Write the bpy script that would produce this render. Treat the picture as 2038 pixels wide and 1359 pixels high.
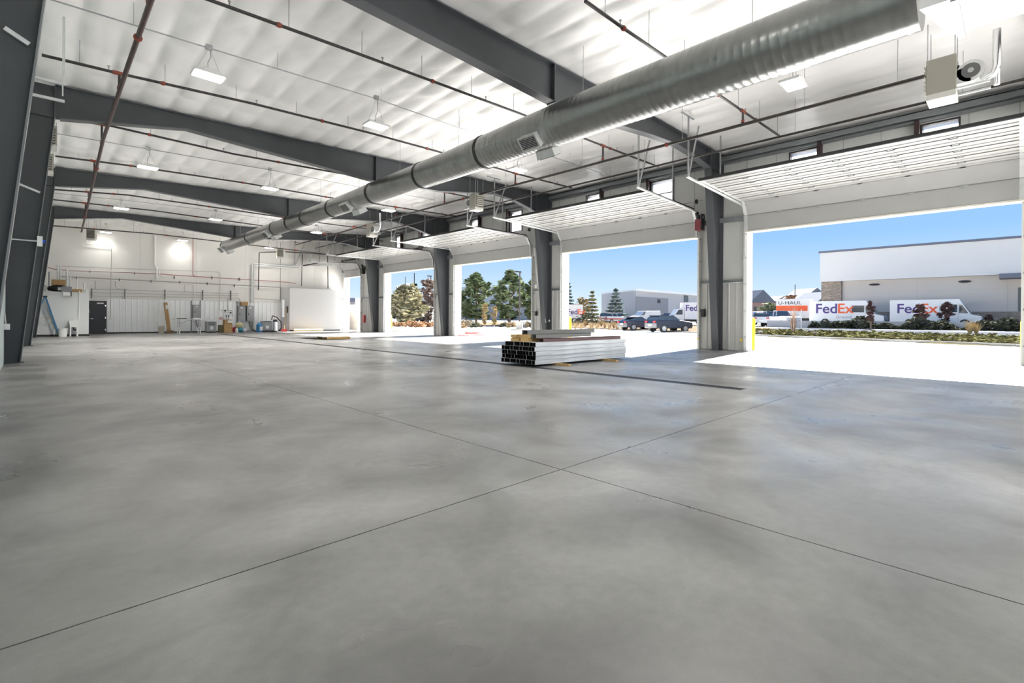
import bpy, math, random
import numpy as np
from mathutils import Vector, Matrix
random.seed(7)
for o in list(bpy.data.objects): bpy.data.objects.remove(o, do_unlink=True)
SC = bpy.context.scene; COL = SC.collection
PI = math.pi
# ---------------------------------------------------------------- camera
FPX, CY, YAW, ROLL, CAMH = 987.63, 632.115, 0.7722, 0.0078, 1.2
cam = bpy.data.cameras.new('camera'); camo = bpy.data.objects.new('camera', cam); COL.objects.link(camo)
cam.sensor_width = 36; cam.sensor_fit = 'HORIZONTAL'; cam.lens = 36*FPX/2038
cam.shift_x = 0; cam.shift_y = -(679.5-CY)/2038
cam.clip_start = .05; cam.clip_end = 900
camo.matrix_world = Matrix.Translation((0, 0, CAMH)) @ Matrix.Rotation(-YAW, 4, 'Z') @ Matrix.Rotation(PI/2, 4, 'X') @ Matrix.Rotation(ROLL, 4, 'Z')
SC.camera = camo
# ---------------------------------------------------------------- sky, sun, exposure
wd = bpy.data.worlds.new('sky'); SC.world = wd; wd.use_nodes = True
nt = wd.node_tree; nt.nodes.clear()
wo = nt.nodes.new('ShaderNodeOutputWorld'); bg = nt.nodes.new('ShaderNodeBackground')
tc = nt.nodes.new('ShaderNodeTexCoord'); sx = nt.nodes.new('ShaderNodeSeparateXYZ'); rp = nt.nodes.new('ShaderNodeValToRGB')
nt.links.new(tc.outputs['Generated'], sx.inputs[0]); nt.links.new(sx.outputs['Z'], rp.inputs[0])
nt.links.new(rp.outputs[0], bg.inputs[0]); nt.links.new(bg.outputs[0], wo.inputs[0])
cr = rp.color_ramp
cr.elements[0].position = 0.0; cr.elements[0].color = (.68, .78, .86, 1)
cr.elements[1].position = 1.0; cr.elements[1].color = (.15, .32, .72, 1)
for p, c in ((.055, (.50, .65, .80, 1)), (.145, (.27, .49, .82, 1)), (.27, (.23, .44, .80, 1)), (.5, (.22, .42, .80, 1))):
    e = cr.elements.new(p); e.color = c
bg.inputs[1].default_value = .494
sun = bpy.data.lights.new('sun', 'SUN'); suno = bpy.data.objects.new('sun', sun); COL.objects.link(suno)
sun.energy = 23.0; sun.angle = math.radians(.53); sun.color = (1, .975, .94)
SUNDIR = Vector((-6.6, -.85, -4.5)).normalized()
suno.rotation_euler = SUNDIR.to_track_quat('-Z', 'Y').to_euler(); suno.location = (40, 10, 40)
vs = SC.view_settings; vs.view_transform = 'Standard'; vs.look = 'None'; vs.gamma = 1; vs.use_curve_mapping = False
vs.exposure = 1.38
LAMP_W = 58
SC.cycles.max_bounces = 10; SC.cycles.diffuse_bounces = 6
# ---------------------------------------------------------------- finding places in the world
_cr, _sr = math.cos(-ROLL), math.sin(-ROLL); _cy, _sy = math.cos(-YAW), math.sin(-YAW)
_M = np.array([[_cr, -_sr, 0], [_sr, _cr, 0], [0, 0, 1]]) @ np.array([[_cy, 0, _sy], [0, 1, 0], [-_sy, 0, _cy]])
def ray(u, v):
    q = _M.T @ np.array([(u-1019)/FPX, (v-CY)/FPX, 1.0]); return np.array([q[0], q[2], -q[1]])
def onX(u, v, X): r = ray(u, v); r = r*(X/r[0]); return (X, r[1], r[2]+CAMH)
def onY(u, v, Y): r = ray(u, v); r = r*(Y/r[1]); return (r[0], Y, r[2]+CAMH)
def onZ(u, v, Z=0.0): r = ray(u, v); r = r*((Z-CAMH)/r[2]); return (r[0], r[1], Z)
def atD(u, v, d): r = ray(u, v)*d; return (r[0], r[1], r[2]+CAMH)
# ---------------------------------------------------------------- materials
MATS = {}
def mat(name, col, rough=.6, metal=0.0, var=0.0, vscale=2.0, bump=0.0, bscale=20.0, rvar=0.0, emit=None, spec=None, stretch=None, trans=0):
    if name in MATS: return MATS[name]
    m = bpy.data.materials.new(name); m.use_nodes = True; n = m.node_tree; b = n.nodes['Principled BSDF']
    b.inputs['Base Color'].default_value = (*col, 1); b.inputs['Roughness'].default_value = rough; b.inputs['Metallic'].default_value = metal
    if spec is not None: b.inputs['Specular IOR Level'].default_value = spec
    if trans: b.inputs['Transmission Weight'].default_value = trans
    if emit: b.inputs['Emission Color'].default_value = (*emit[0], 1); b.inputs['Emission Strength'].default_value = emit[1]
    if var or bump or rvar:
        t = n.nodes.new('ShaderNodeTexCoord'); co = t.outputs['Object']
        if stretch:
            mp = n.nodes.new('ShaderNodeMapping'); mp.inputs['Scale'].default_value = stretch; n.links.new(co, mp.inputs[0]); co = mp.outputs[0]
    if var or rvar:
        nz = n.nodes.new('ShaderNodeTexNoise'); nz.inputs['Scale'].default_value = vscale; nz.inputs['Detail'].default_value = 6; n.links.new(co, nz.inputs['Vector'])
        if var:
            r = n.nodes.new('ShaderNodeValToRGB'); r.color_ramp.elements[0].position = .3; r.color_ramp.elements[1].position = .7
            r.color_ramp.elements[0].color = (*[max(0, c*(1-var)) for c in col], 1); r.color_ramp.elements[1].color = (*[min(1, c*(1+var)) for c in col], 1)
            n.links.new(nz.outputs['Fac'], r.inputs[0]); n.links.new(r.outputs[0], b.inputs['Base Color'])
        if rvar:
            mr = n.nodes.new('ShaderNodeMapRange'); mr.inputs[1].default_value = .3; mr.inputs[2].default_value = .7
            mr.inputs[3].default_value = rough-rvar; mr.inputs[4].default_value = rough+rvar; n.links.new(nz.outputs['Fac'], mr.inputs[0]); n.links.new(mr.outputs[0], b.inputs['Roughness'])
    if bump:
        nb = n.nodes.new('ShaderNodeTexNoise'); nb.inputs['Scale'].default_value = bscale; nb.inputs['Detail'].default_value = 4; n.links.new(co, nb.inputs['Vector'])
        bp = n.nodes.new('ShaderNodeBump'); bp.inputs['Strength'].default_value = bump; bp.inputs['Distance'].default_value = .02
        n.links.new(nb.outputs['Fac'], bp.inputs['Height']); n.links.new(bp.outputs[0], b.inputs['Normal'])
    MATS[name] = m; return m
steel = mat('dark_steel', (.046, .050, .056), .45, var=.12, vscale=1.5)
steel_l = mat('steel_flange', (.085, .09, .10), .35)
galv = mat('galvanised', (.42, .43, .44), .38, .75, var=.15, vscale=6)
galvl = mat('galvanised_light', (.62, .63, .63), .4, .4, var=.08, vscale=6)
white = mat('white_paint', (.78, .78, .77), .5)
whitep = mat('white_panel', (.80, .80, .77), .42, var=.03, vscale=1)
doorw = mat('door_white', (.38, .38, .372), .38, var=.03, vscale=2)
offw = mat('off_white_wall', (.76, .745, .715), .6, var=.03, vscale=.5)
liner = mat('liner_panel', (.90, .91, .92), .4, var=.03, vscale=2)
rubber = mat('black_rubber', (.02, .02, .022), .6)
black = mat('black_metal', (.018, .018, .02), .45)
blackpipe = mat('black_pipe', (.030, .026, .025), .4)
redc = mat('red_coupling', (.26, .055, .03), .5)
redpipe = mat('red_tubing', (.36, .13, .12), .5)
yellow = mat('yellow_plastic', (.92, .74, .02), .45)
greyp = mat('grey_enamel', (.27, .28, .29), .45)
beige = mat('beige_enamel', (.33, .32, .27), .5)
wood = mat('pine_wood', (.55, .36, .15), .7, var=.2, vscale=5, stretch=(1, 8, 8))
card = mat('cardboard', (.42, .26, .12), .8, var=.1, vscale=6)
chrome = mat('bright_metal', (.75, .75, .76), .2, .95)
glassd = mat('dark_glass', (.03, .04, .05), .08, spec=.8)
blue = mat('blue_plastic', (.03, .18, .42), .45)
red = mat('red_paint', (.45, .04, .04), .45)
bpanel = mat('frosted_pane', (.97, .98, 1), .75, trans=1.0)
lamp = mat('lamp_diffuser', (1, 1, 1), .5, emit=((1, .97, .90), 4))
# ---------------------------------------------------------------- mesh builder
class MB:
    def __init__(s): s.v = []; s.f = []
    def add(s, vs, fs):
        o = len(s.v); s.v += [tuple(map(float, p)) for p in vs]; s.f += [tuple(i+o for i in f) for f in fs]; return s
    def box(s, x0, x1, y0, y1, z0, z1):
        return s.add([(x0,y0,z0),(x1,y0,z0),(x1,y1,z0),(x0,y1,z0),(x0,y0,z1),(x1,y0,z1),(x1,y1,z1),(x0,y1,z1)],
                     [(3,2,1,0),(4,5,6,7),(0,1,5,4),(1,2,6,5),(2,3,7,6),(3,0,4,7)])
    def cbox(s, c, d): return s.box(c[0]-d[0]/2, c[0]+d[0]/2, c[1]-d[1]/2, c[1]+d[1]/2, c[2]-d[2]/2, c[2]+d[2]/2)
    def bar(s, a, b, w, h=None, up=(0,0,1)):      # rectangular bar between points
        h = h or w; a = Vector(a); b = Vector(b); d = (b-a).normalized(); u = Vector(up)
        if abs(d.dot(u)) > .98: u = Vector((1,0,0))
        x = d.cross(u).normalized(); y = x.cross(d).normalized(); vs = []
        for p in (a, b):
            for i, j in ((-1,-1),(1,-1),(1,1),(-1,1)): vs.append(p+x*(i*w/2)+y*(j*h/2))
        return s.add(vs, [(0,1,2,3),(7,6,5,4),(0,4,5,1),(1,5,6,2),(2,6,7,3),(3,7,4,0)])
    def tube(s, pts, r, n=8, caps=True):
        pts = [Vector(p) for p in pts]; rs = r if hasattr(r, '__len__') else [r]*len(pts); o = len(s.v); px = None
        for i, p in enumerate(pts):
            d = (pts[min(i+1, len(pts)-1)]-pts[max(i-1, 0)]).normalized()
            if px is None:
                u = Vector((0,0,1)) if abs(d.z) < .9 else Vector((1,0,0)); px = d.cross(u).normalized()
            px = (px - d*px.dot(d)).normalized(); py = d.cross(px)
            for k in range(n):
                a = 2*PI*k/n; q = p+px*(rs[i]*math.cos(a))+py*(rs[i]*math.sin(a)); s.v.append(tuple(q))
        for i in range(len(pts)-1):
            for k in range(n):
                a = o+i*n+k; b = o+i*n+(k+1) % n; s.f.append((a, b, b+n, a+n))
        if caps:
            s.f.append(tuple(o+k for k in range(n))[::-1]); s.f.append(tuple(o+(len(pts)-1)*n+k for k in range(n)))
        return s
    def prism(s, poly, axis, a, b):               # polygon extruded along axis 'x','y','z' from a to b
        def P(p, t): return (t, p[0], p[1]) if axis == 'x' else (p[0], t, p[1]) if axis == 'y' else (p[0], p[1], t)
        n = len(poly); vs = [P(p, a) for p in poly]+[P(p, b) for p in poly]
        return s.add(vs, [tuple(range(n))[::-1], tuple(range(n, 2*n))]+[(i, (i+1) % n, n+(i+1) % n, n+i) for i in range(n)])
    def ball(s, c, rx, ry=None, rz=None, n=10, m=7):
        ry = ry or rx; rz = rz or rx; o = len(s.v)
        for j in range(m+1):
            t = PI*j/m
            for k in range(n):
                a = 2*PI*k/n; s.v.append((c[0]+rx*math.sin(t)*math.cos(a), c[1]+ry*math.sin(t)*math.sin(a), c[2]+rz*math.cos(t)))
        for j in range(m):
            for k in range(n):
                a = o+j*n+k; b = o+j*n+(k+1) % n; s.f.append((a, a+n, b+n, b))
        return s
    def build(s, name, m, parent=None, smooth=False, origin=None, fix=False):
        me = bpy.data.meshes.new(name); vs = s.v
        if parent is not None and origin is None: origin = tuple(parent.get('_o', (0,0,0)))
        if parent is None and origin is None and vs:
            a = np.array(vs); lo = a.min(0); hi = a.max(0); origin = ((lo[0]+hi[0])/2, (lo[1]+hi[1])/2, lo[2])
        ox, oy, oz = origin or (0,0,0)
        me.from_pydata([(x-ox, y-oy, z-oz) for x, y, z in vs], [], s.f); me.materials.append(m)
        if fix or smooth:
            import bmesh
            bm = bmesh.new(); bm.from_mesh(me); bmesh.ops.recalc_face_normals(bm, faces=bm.faces); bm.to_mesh(me); bm.free()
        if smooth:
            for p in me.polygons: p.use_smooth = True
            try: me.set_sharp_from_angle(angle=math.radians(40))
            except Exception: pass
        o = bpy.data.objects.new(name, me); COL.objects.link(o)
        if parent is not None:
            o.parent = parent; o['_o'] = list(origin)
            if len(parent.get('_o', [])) and parent.parent is not None: pass
        else:
            o.location = origin; o['_o'] = list(origin)
        return o
def tag(o, label=None, cat=None, group=None, kind=None):
    if label: o['label'] = label
    if cat: o['category'] = cat
    if group: o['group'] = group
    if kind: o['kind'] = kind
    return o
def thing(name, label, cat, loc=(0,0,0), group=None):
    o = bpy.data.objects.new(name, None); COL.objects.link(o); o.location = loc; o['_o'] = list(loc); o.empty_display_size = .1
    return tag(o, label, cat, group)
def struct(name, mb, m, smooth=False): return tag(mb.build(name, m, origin=(0,0,0), smooth=smooth), kind='structure')
def solo(name, mb, m, label, cat, group=None, smooth=False, kind=None): return tag(mb.build(name, m, smooth=smooth), label, cat, group, kind)
def copy_tree(o, parent=None):
    c = o.copy(); COL.objects.link(c)
    if parent: c.parent = parent
    for ch in list(o.children): copy_tree(ch, c)
    return c
def text(name, s, size, m, parent, M, bold=0.0, ext=.004, sx=1.0):
    cu = bpy.data.curves.new('lettering', 'FONT'); cu.body = s; cu.size = size; cu.extrude = ext; cu.offset = min(bold, size*.016); cu.align_x = 'LEFT'
    t = bpy.data.objects.new('lettering', cu); COL.objects.link(t)
    dg = bpy.context.evaluated_depsgraph_get(); me = bpy.data.meshes.new_from_object(t.evaluated_get(dg)); bpy.data.objects.remove(t)
    me.transform(Matrix.Diagonal((sx, 1, 1, 1))); me.materials.clear(); me.materials.append(m)
    me.transform(M); o = bpy.data.objects.new(name, me); COL.objects.link(o); o.parent = parent
    return o
def ordn(i): return ['first', 'second', 'third', 'fourth', 'fifth', 'sixth', 'seventh', 'eighth', 'ninth', 'tenth', 'eleventh', 'twelfth', 'thirteenth', 'fourteenth', 'fifteenth', 'sixteenth', 'seventeenth', 'eighteenth', 'nineteenth', 'twentieth', 'twenty-first', 'twenty-second', 'twenty-third', 'twenty-fourth', 'twenty-fifth', 'twenty-sixth', 'twenty-seventh', 'twenty-eighth'][i]
def relabel(group, fmt):
    L = [o for o in bpy.data.objects if o.get('group') == group]
    def ucol(o): p = o.location; x, y = p.x, p.y; return (x*math.cos(YAW)-y*math.sin(YAW))/(x*math.sin(YAW)+y*math.cos(YAW))
    for i, o in enumerate(sorted(L, key=ucol)): o['label'] = fmt % ordn(i)
# ================================================================ BUILDING SHELL
XW = 19.5                                     # inner face of the door wall
def YB(x): return 40+.07*(x-3)                # inner face of the back wall
_CX = [-1, .5, 5, 9.4, 14, 19.7]
_CT = {-10: [7.5]*5+[7.68], 8.3: [7.55, 7.55, 7.58, 7.64, 7.7, 7.68], 17.2: [7.05, 7.08, 7.18, 7.34, 7.48, 7.66],
       26: [6.88, 6.9, 7.05, 7.21, 7.40, 7.66], 35: [6.84, 6.86, 6.92, 6.97, 7.15, 7.6], 42: [6.75, 6.78, 6.85, 6.93, 7.1, 7.6]}
def ceil(x, y):
    ys = sorted(_CT); return float(np.interp(y, ys, [np.interp(x, _CX, _CT[k]) for k in ys]))
# floor material: trowelled, sealed concrete
def concrete():
    m = bpy.data.materials.new('sealed_concrete'); m.use_nodes = True; n = m.node_tree; b = n.nodes['Principled BSDF']; L = n.links.new
    t = n.nodes.new('ShaderNodeTexCoord')
    def noise(sc, det, dist=0.0, vec=None, rough=.55):
        z = n.nodes.new('ShaderNodeTexNoise'); z.inputs['Scale'].default_value = sc; z.inputs['Detail'].default_value = det; z.inputs['Distortion'].default_value = dist; z.inputs['Roughness'].default_value = rough
        L(vec or t.outputs['Object'], z.inputs['Vector']); return z.outputs['Fac']
    def ramp(f, p0, c0, p1, c1):
        q = n.nodes.new('ShaderNodeMapRange'); q.clamp = False; q.inputs[1].default_value = p0; q.inputs[2].default_value = p1; q.inputs[3].default_value = 0; q.inputs[4].default_value = 1; L(f, q.inputs[0])
        r = n.nodes.new('ShaderNodeMix'); r.data_type = 'RGBA'; r.clamp_factor = False; r.inputs[6].default_value = (*c0, 1); r.inputs[7].default_value = (*c1, 1); L(q.outputs[0], r.inputs[0]); return r.outputs[2]
    def mix(a, bb, f=1.0, bt='MULTIPLY'):
        x = n.nodes.new('ShaderNodeMix'); x.data_type = 'RGBA'; x.blend_type = bt; x.clamp_result = False; x.inputs[0].default_value = f; L(a, x.inputs[6]); L(bb, x.inputs[7]); return x.outputs[2]
    c1 = ramp(noise(.32, 6, .5), .30, (.105, .103, .099), .70, (.255, .252, .247))
    c2 = ramp(noise(1.1, 7, .6), .30, (.64, .64, .64), .70, (1.22, 1.22, 1.22))
    c3 = ramp(noise(14, 5, 0), .3, (.90, .90, .90), .62, (1.04, 1.04, 1.04))
    c4 = ramp(noise(90, 3, 0, rough=.7), .25, (.93, .93, .93), .5, (1, 1, 1))
    L(mix(mix(mix(c1, c2), c3), c4), b.inputs['Base Color'])
    mr = n.nodes.new('ShaderNodeMapRange'); mr.clamp = False; mr.inputs[1].default_value = .2; mr.inputs[2].default_value = .8; mr.inputs[3].default_value = .20; mr.inputs[4].default_value = .52
    L(noise(1.0, 3, .5), mr.inputs[0]); L(mr.outputs[0], b.inputs['Roughness'])
    b.inputs['Specular IOR Level'].default_value = .75
    bp = n.nodes.new('ShaderNodeBump'); bp.inputs['Strength'].default_value = .035; bp.inputs['Distance'].default_value = .02
    L(noise(1.7, 3, 1.0), bp.inputs['Height']); L(bp.outputs[0], b.inputs['Normal'])
    return m
conc = concrete()
fl = MB()
JX, JY = [-1.0, 3.03, 8.66, 8.96, 19.75], [-10, 2.54, 11.4, 20.4, 29.4, 42]
for i in range(len(JX)-1):
    if i == 2: continue
    for j in range(len(JY)-1):
        g = .0045; fl.box(JX[i]+(g if i == 1 else 0), JX[i+1]-(g if i == 0 else 0), JY[j]+(g if j else 0), JY[j+1]-g, -.15, 0)
fl.box(8.66, 8.96, -10, 3.32, -.15, 0); fl.box(8.66, 8.96, 36.2, 42, -.15, 0)
struct('floor', fl, conc)
jf = MB(); jf.box(-1, 19.75, -10, 42, -.2, -.012+-.01); struct('trim_1', jf, mat('joint_filler', (.05, .048, .045), .9))
# walls
def holes_wall(mb, x0, x1, ys, zs, holes):
    ys = sorted(set(ys+[h[0] for h in holes]+[h[1] for h in holes])); zs = sorted(set(zs+[h[2] for h in holes]+[h[3] for h in holes]))
    for i in range(len(ys)-1):
        z0 = None
        for j in range(len(zs)-1):
            cy, cz = (ys[i]+ys[i+1])/2, (zs[j]+zs[j+1])/2
            solid = not any(h[0] < cy < h[1] and h[2] < cz < h[3] for h in holes)
            if solid and z0 is None: z0 = zs[j]
            if (not solid or j == len(zs)-2) and z0 is not None:
                mb.box(x0, x1, ys[i], ys[i+1], z0, zs[j+1] if solid else zs[j]); z0 = None
DOORS = [(-8.9, -1.9), (0.0, 7.26), (9.19, 16.33), (18.48, 25.23), (27.48, 33.89), (37.72, 40.75)]
WINS = [(-7.7, -6.8), (-4.0, -3.1), (1.28, 2.2), (4.95, 5.88), (10.32, 11.42), (14.05, 14.98), (19.37, 20.35), (22.97, 23.88), (28.14, 29.17), (31.72, 32.65)]
DH = 4.55; WZ = (6.02, 7.22)
rw = MB(); holes_wall(rw, 19.62, 19.85, [-10, 42], [0, 7.75], [(a, b, -1, DH) for a, b in DOORS]+[(a, b, *WZ) for a, b in WINS])
struct('wall_right', rw, mat('insulated_panel', (.72, .72, .70), .5, var=.04, vscale=.8))
# vertical seams of the upper panels
sm = MB(); y = -9.3
while y < 41:
    if not any(a-.03 < y < b+.03 for a, b in WINS): sm.box(19.612, 19.63, y-.006, y+.006, 4.6, 7.5)
    y += 1.04
struct('trim_2', sm, mat('seam_grey', (.30, .30, .29), .5))
# ribbed wainscot on the piers and round the doors
PIERS = [(-10, -8.9), (-1.9, 0), (7.26, 9.19), (16.33, 18.48), (25.23, 27.48), (33.89, 37.72), (40.75, 42)]
wn = MB(); cap = MB(); jb = MB()
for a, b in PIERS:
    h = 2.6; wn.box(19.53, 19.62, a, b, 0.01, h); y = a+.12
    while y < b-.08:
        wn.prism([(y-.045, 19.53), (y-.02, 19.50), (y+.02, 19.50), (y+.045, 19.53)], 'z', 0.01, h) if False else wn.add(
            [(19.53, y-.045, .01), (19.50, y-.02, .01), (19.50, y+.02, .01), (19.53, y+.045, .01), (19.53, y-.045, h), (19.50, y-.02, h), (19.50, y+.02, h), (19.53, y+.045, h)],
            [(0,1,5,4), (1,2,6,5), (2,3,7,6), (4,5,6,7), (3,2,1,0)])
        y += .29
    cap.box(19.47, 19.63, a+.02, b-.02, 2.6, 2.64)
    for yy, sgn in ((a, 1), (b, -1)):
        jb.box(19.44, 19.98, min(yy-sgn*.012, yy+sgn*.09), max(yy-sgn*.012, yy+sgn*.09), 0, DH-.005)
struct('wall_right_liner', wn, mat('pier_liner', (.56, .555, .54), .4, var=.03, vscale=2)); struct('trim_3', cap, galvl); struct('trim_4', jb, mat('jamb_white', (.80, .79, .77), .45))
hd = MB()
for a, b in DOORS: hd.box(19.58, 20.0, a+.02, b-.02, DH-.012, DH+.08)
struct('trim_5', hd, MATS['jamb_white'])
# horizontal grey girt above the piers wainscot + cold formed girts
gt = MB()
for a, b in PIERS: gt.box(19.42, 19.62, a+.1, b-.1, 4.98, 5.16); gt.box(19.50, 19.62, a+.1, b-.1, 2.66, 2.74)
gt.box(19.33, 19.62, -10, 41, 7.36, 7.40); gt.box(19.33, 19.36, -10, 41, 7.40, 7.56); gt.box(19.33, 19.62, -10, 41, 7.53, 7.56); gt.box(19.45, 19.62, -10, 41, 7.27, 7.34)
struct('trim_6', gt, mat('girt_grey', (.24, .255, .265), .4, .2))
# window frames and panes
frame_m = mat('dark_window_frame', (.035, .03, .032), .4)
for i, (a, b) in enumerate(WINS):
    w = MB(); z0, z1 = WZ
    w.box(19.58, 19.86, a, a+.05, z0, z1); w.box(19.58, 19.86, b-.05, b, z0, z1); w.box(19.58, 19.86, a+.05, b-.05, z0, z0+.05); w.box(19.58, 19.86, a+.05, b-.05, z1-.05, z1); w.box(19.66, 19.74, a+.05, b-.05, 6.62, 6.66)
    f = struct('window_%d' % (i+1), w, frame_m)
    p = MB(); p.box(19.70, 19.706, a+.05, b-.05, z0+.05, z1-.05); p.build('pane', bpanel, f, origin=(0,0,0))
pst = MB()
for i, (a, b) in enumerate(WINS):
    c = (b+.07 if i % 2 == 0 else a-.07); pst.box(19.40, 19.60, c-.06, c+.06, 4.65, 7.33)
struct('trim_7', pst, mat('door_post_oxide', (.045, .022, .024), .5))
# back wall
bw = MB(); x0, x1 = -1.0, 19.9
bw.add([(x0, YB(x0), 0), (x1, YB(x1), 0), (x1, YB(x1)+.3, 0), (x0, YB(x0)+.3, 0), (x0, YB(x0), 7.9), (x1, YB(x1), 7.9), (x1, YB(x1)+.3, 7.9), (x0, YB(x0)+.3, 7.9)],
       [(3,2,1,0),(4,5,6,7),(0,1,5,4),(1,2,6,5),(2,3,7,6),(3,0,4,7)])
struct('wall_back', bw, offw)
def onback(x, z, off=0.0): return (x, YB(x)-off, z)
lp = MB(); x = 3.50
def ribbed(mb, xa, xb, z0, z1, pitch=.30):
    x = xa
    while x < xb-1e-3:
        xe = min(x+pitch, xb); r = x+.10
        pts = [(x, .03), (x+.04, .03), (x+.055, .065), (x+.095, .065), (x+.11, .03), (xe, .03)]
        for i in range(len(pts)-1):
            (xa1, o1), (xb1, o2) = pts[i], pts[i+1]
            mb.add([onback(xa1, z0, o1), onback(xb1, z0, o2), onback(xb1, z1, o2), onback(xa1, z1, o1)], [(0,1,2,3)])
        mb.add([onback(x, z1, 0), onback(xe, z1, 0), onback(xe, z1, .066), onback(x, z1, .066)], [(0,1,2,3)])
        x = xe
ribbed(lp, 3.50, 14.5, .0, 2.2)
struct('wall_back_liner', lp, liner)
bs = MB(); bs.bar(onback(3.5, .04, .07), onback(14.2, .04, .07), .02, .09); bs.bar(onback(14.2, 2.4, .004), onback(14.2, 7.0, .004), .02, .02)
struct('baseboard_back', bs, rubber)
# panel joints of the upper back wall
pj = MB()
for x in (5.2, 8.4, 11.6, 14.9, 17.0, 18.4): pj.bar(onback(x, 2.25, .002), onback(x, 7.1, .002), .012, .006)
struct('trim_8', pj, mat('panel_joint_grey', (.48, .47, .45), .7))
# left wall, front wall behind the camera
lw = MB(); lw.box(-.75, -.45, 8.8, 42, 0, 7.9); lw.box(-1.05, -.75, -10, 8.8, 0, 7.9)
y = 9.0
while y < 39: lw.box(-.45, -.42, y, y+.05, 0, 7.4); y += .3
struct('wall_left', lw, mat('left_liner', (.60, .66, .65), .4))
fw = MB(); fw.box(-1.05, 19.85, -10.3, -10, 6.6, 7.9); fw.box(-1.05, 1.0, -10.3, -10, 0, 6.6); fw.box(19.2, 19.85, -10.3, -10, 0, 6.6); struct('wall_front', fw, offw)  # wide unseen opening added in this wall to bring daylight onto the ceiling
# quilted vinyl faced insulation under the roof
def make_ceiling():
    dx, dy = .0583, .115; xs = np.arange(-1.0, 19.72, dx); ys = np.arange(-10, 42.01, dy); rng = np.random.RandomState(3)
    X, Y = np.meshgrid(xs, ys); T = np.array([[np.interp(x, _CX, _CT[k]) for x in xs] for k in sorted(_CT)]); ks = sorted(_CT)
    Z = np.stack([np.interp(ys, ks, T[:, i]) for i in range(len(xs))], 1)
    px, py = .70, 1.38; u = (X-.03)/px; v = (Y-6.43)/py; fu, fv = u-np.floor(u), v-np.floor(v)
    sag = (1-np.abs(2*fu-1)**2.0)*(.05+.95*(1-np.abs(2*fv-1)**3.0))
    iu, iv = np.floor(u).astype(int)+40, np.floor(v).astype(int)+40; H = rng.uniform(.55, 1.25, (200, 200)); T1 = rng.uniform(-1, 1, (200, 200)); T2 = rng.uniform(-1, 1, (200, 200))
    Z = Z-.052*sag*H[iv, iu]-.022*(T1[iv, iu]*(fu-.5)+T2[iv, iu]*(fv-.5))*np.sin(PI*fu)*np.sin(PI*fv)*4
    Z -= .008*np.abs(np.sin(6.3*X+1.7*Y+2*np.sin(1.1*Y)))*np.sin(PI*fu)
    far = np.clip((X-15)/4, 0, 1); Z0 = np.stack([np.interp(ys, ks, T[:, i]) for i in range(len(xs))], 1); Z = Z*(1-far*.75)+Z0*(far*.75)
    ny, nx = X.shape; V = np.stack([X, Y, Z], -1).reshape(-1, 3); idx = np.arange(ny*nx).reshape(ny, nx)
    F = np.stack([idx[:-1, :-1], idx[1:, :-1], idx[1:, 1:], idx[:-1, 1:]], -1).reshape(-1, 4)
    me = bpy.data.meshes.new('ceiling'); me.from_pydata(V.tolist(), [], F.tolist())
    for p in me.polygons: p.use_smooth = True
    m = mat('vinyl_insulation', (.93, .92, .91), .38, bump=.25, bscale=5, stretch=(1, .4, 1), spec=.35); me.materials.append(m)
    o = bpy.data.objects.new('ceiling', me); COL.objects.link(o); tag(o, kind='structure')
make_ceiling()
rf = MB(); rf.box(-1.1, 19.95, -10.3, 42.3, 7.9, 8.0); struct('ceiling_roof', rf, galvl)
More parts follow.
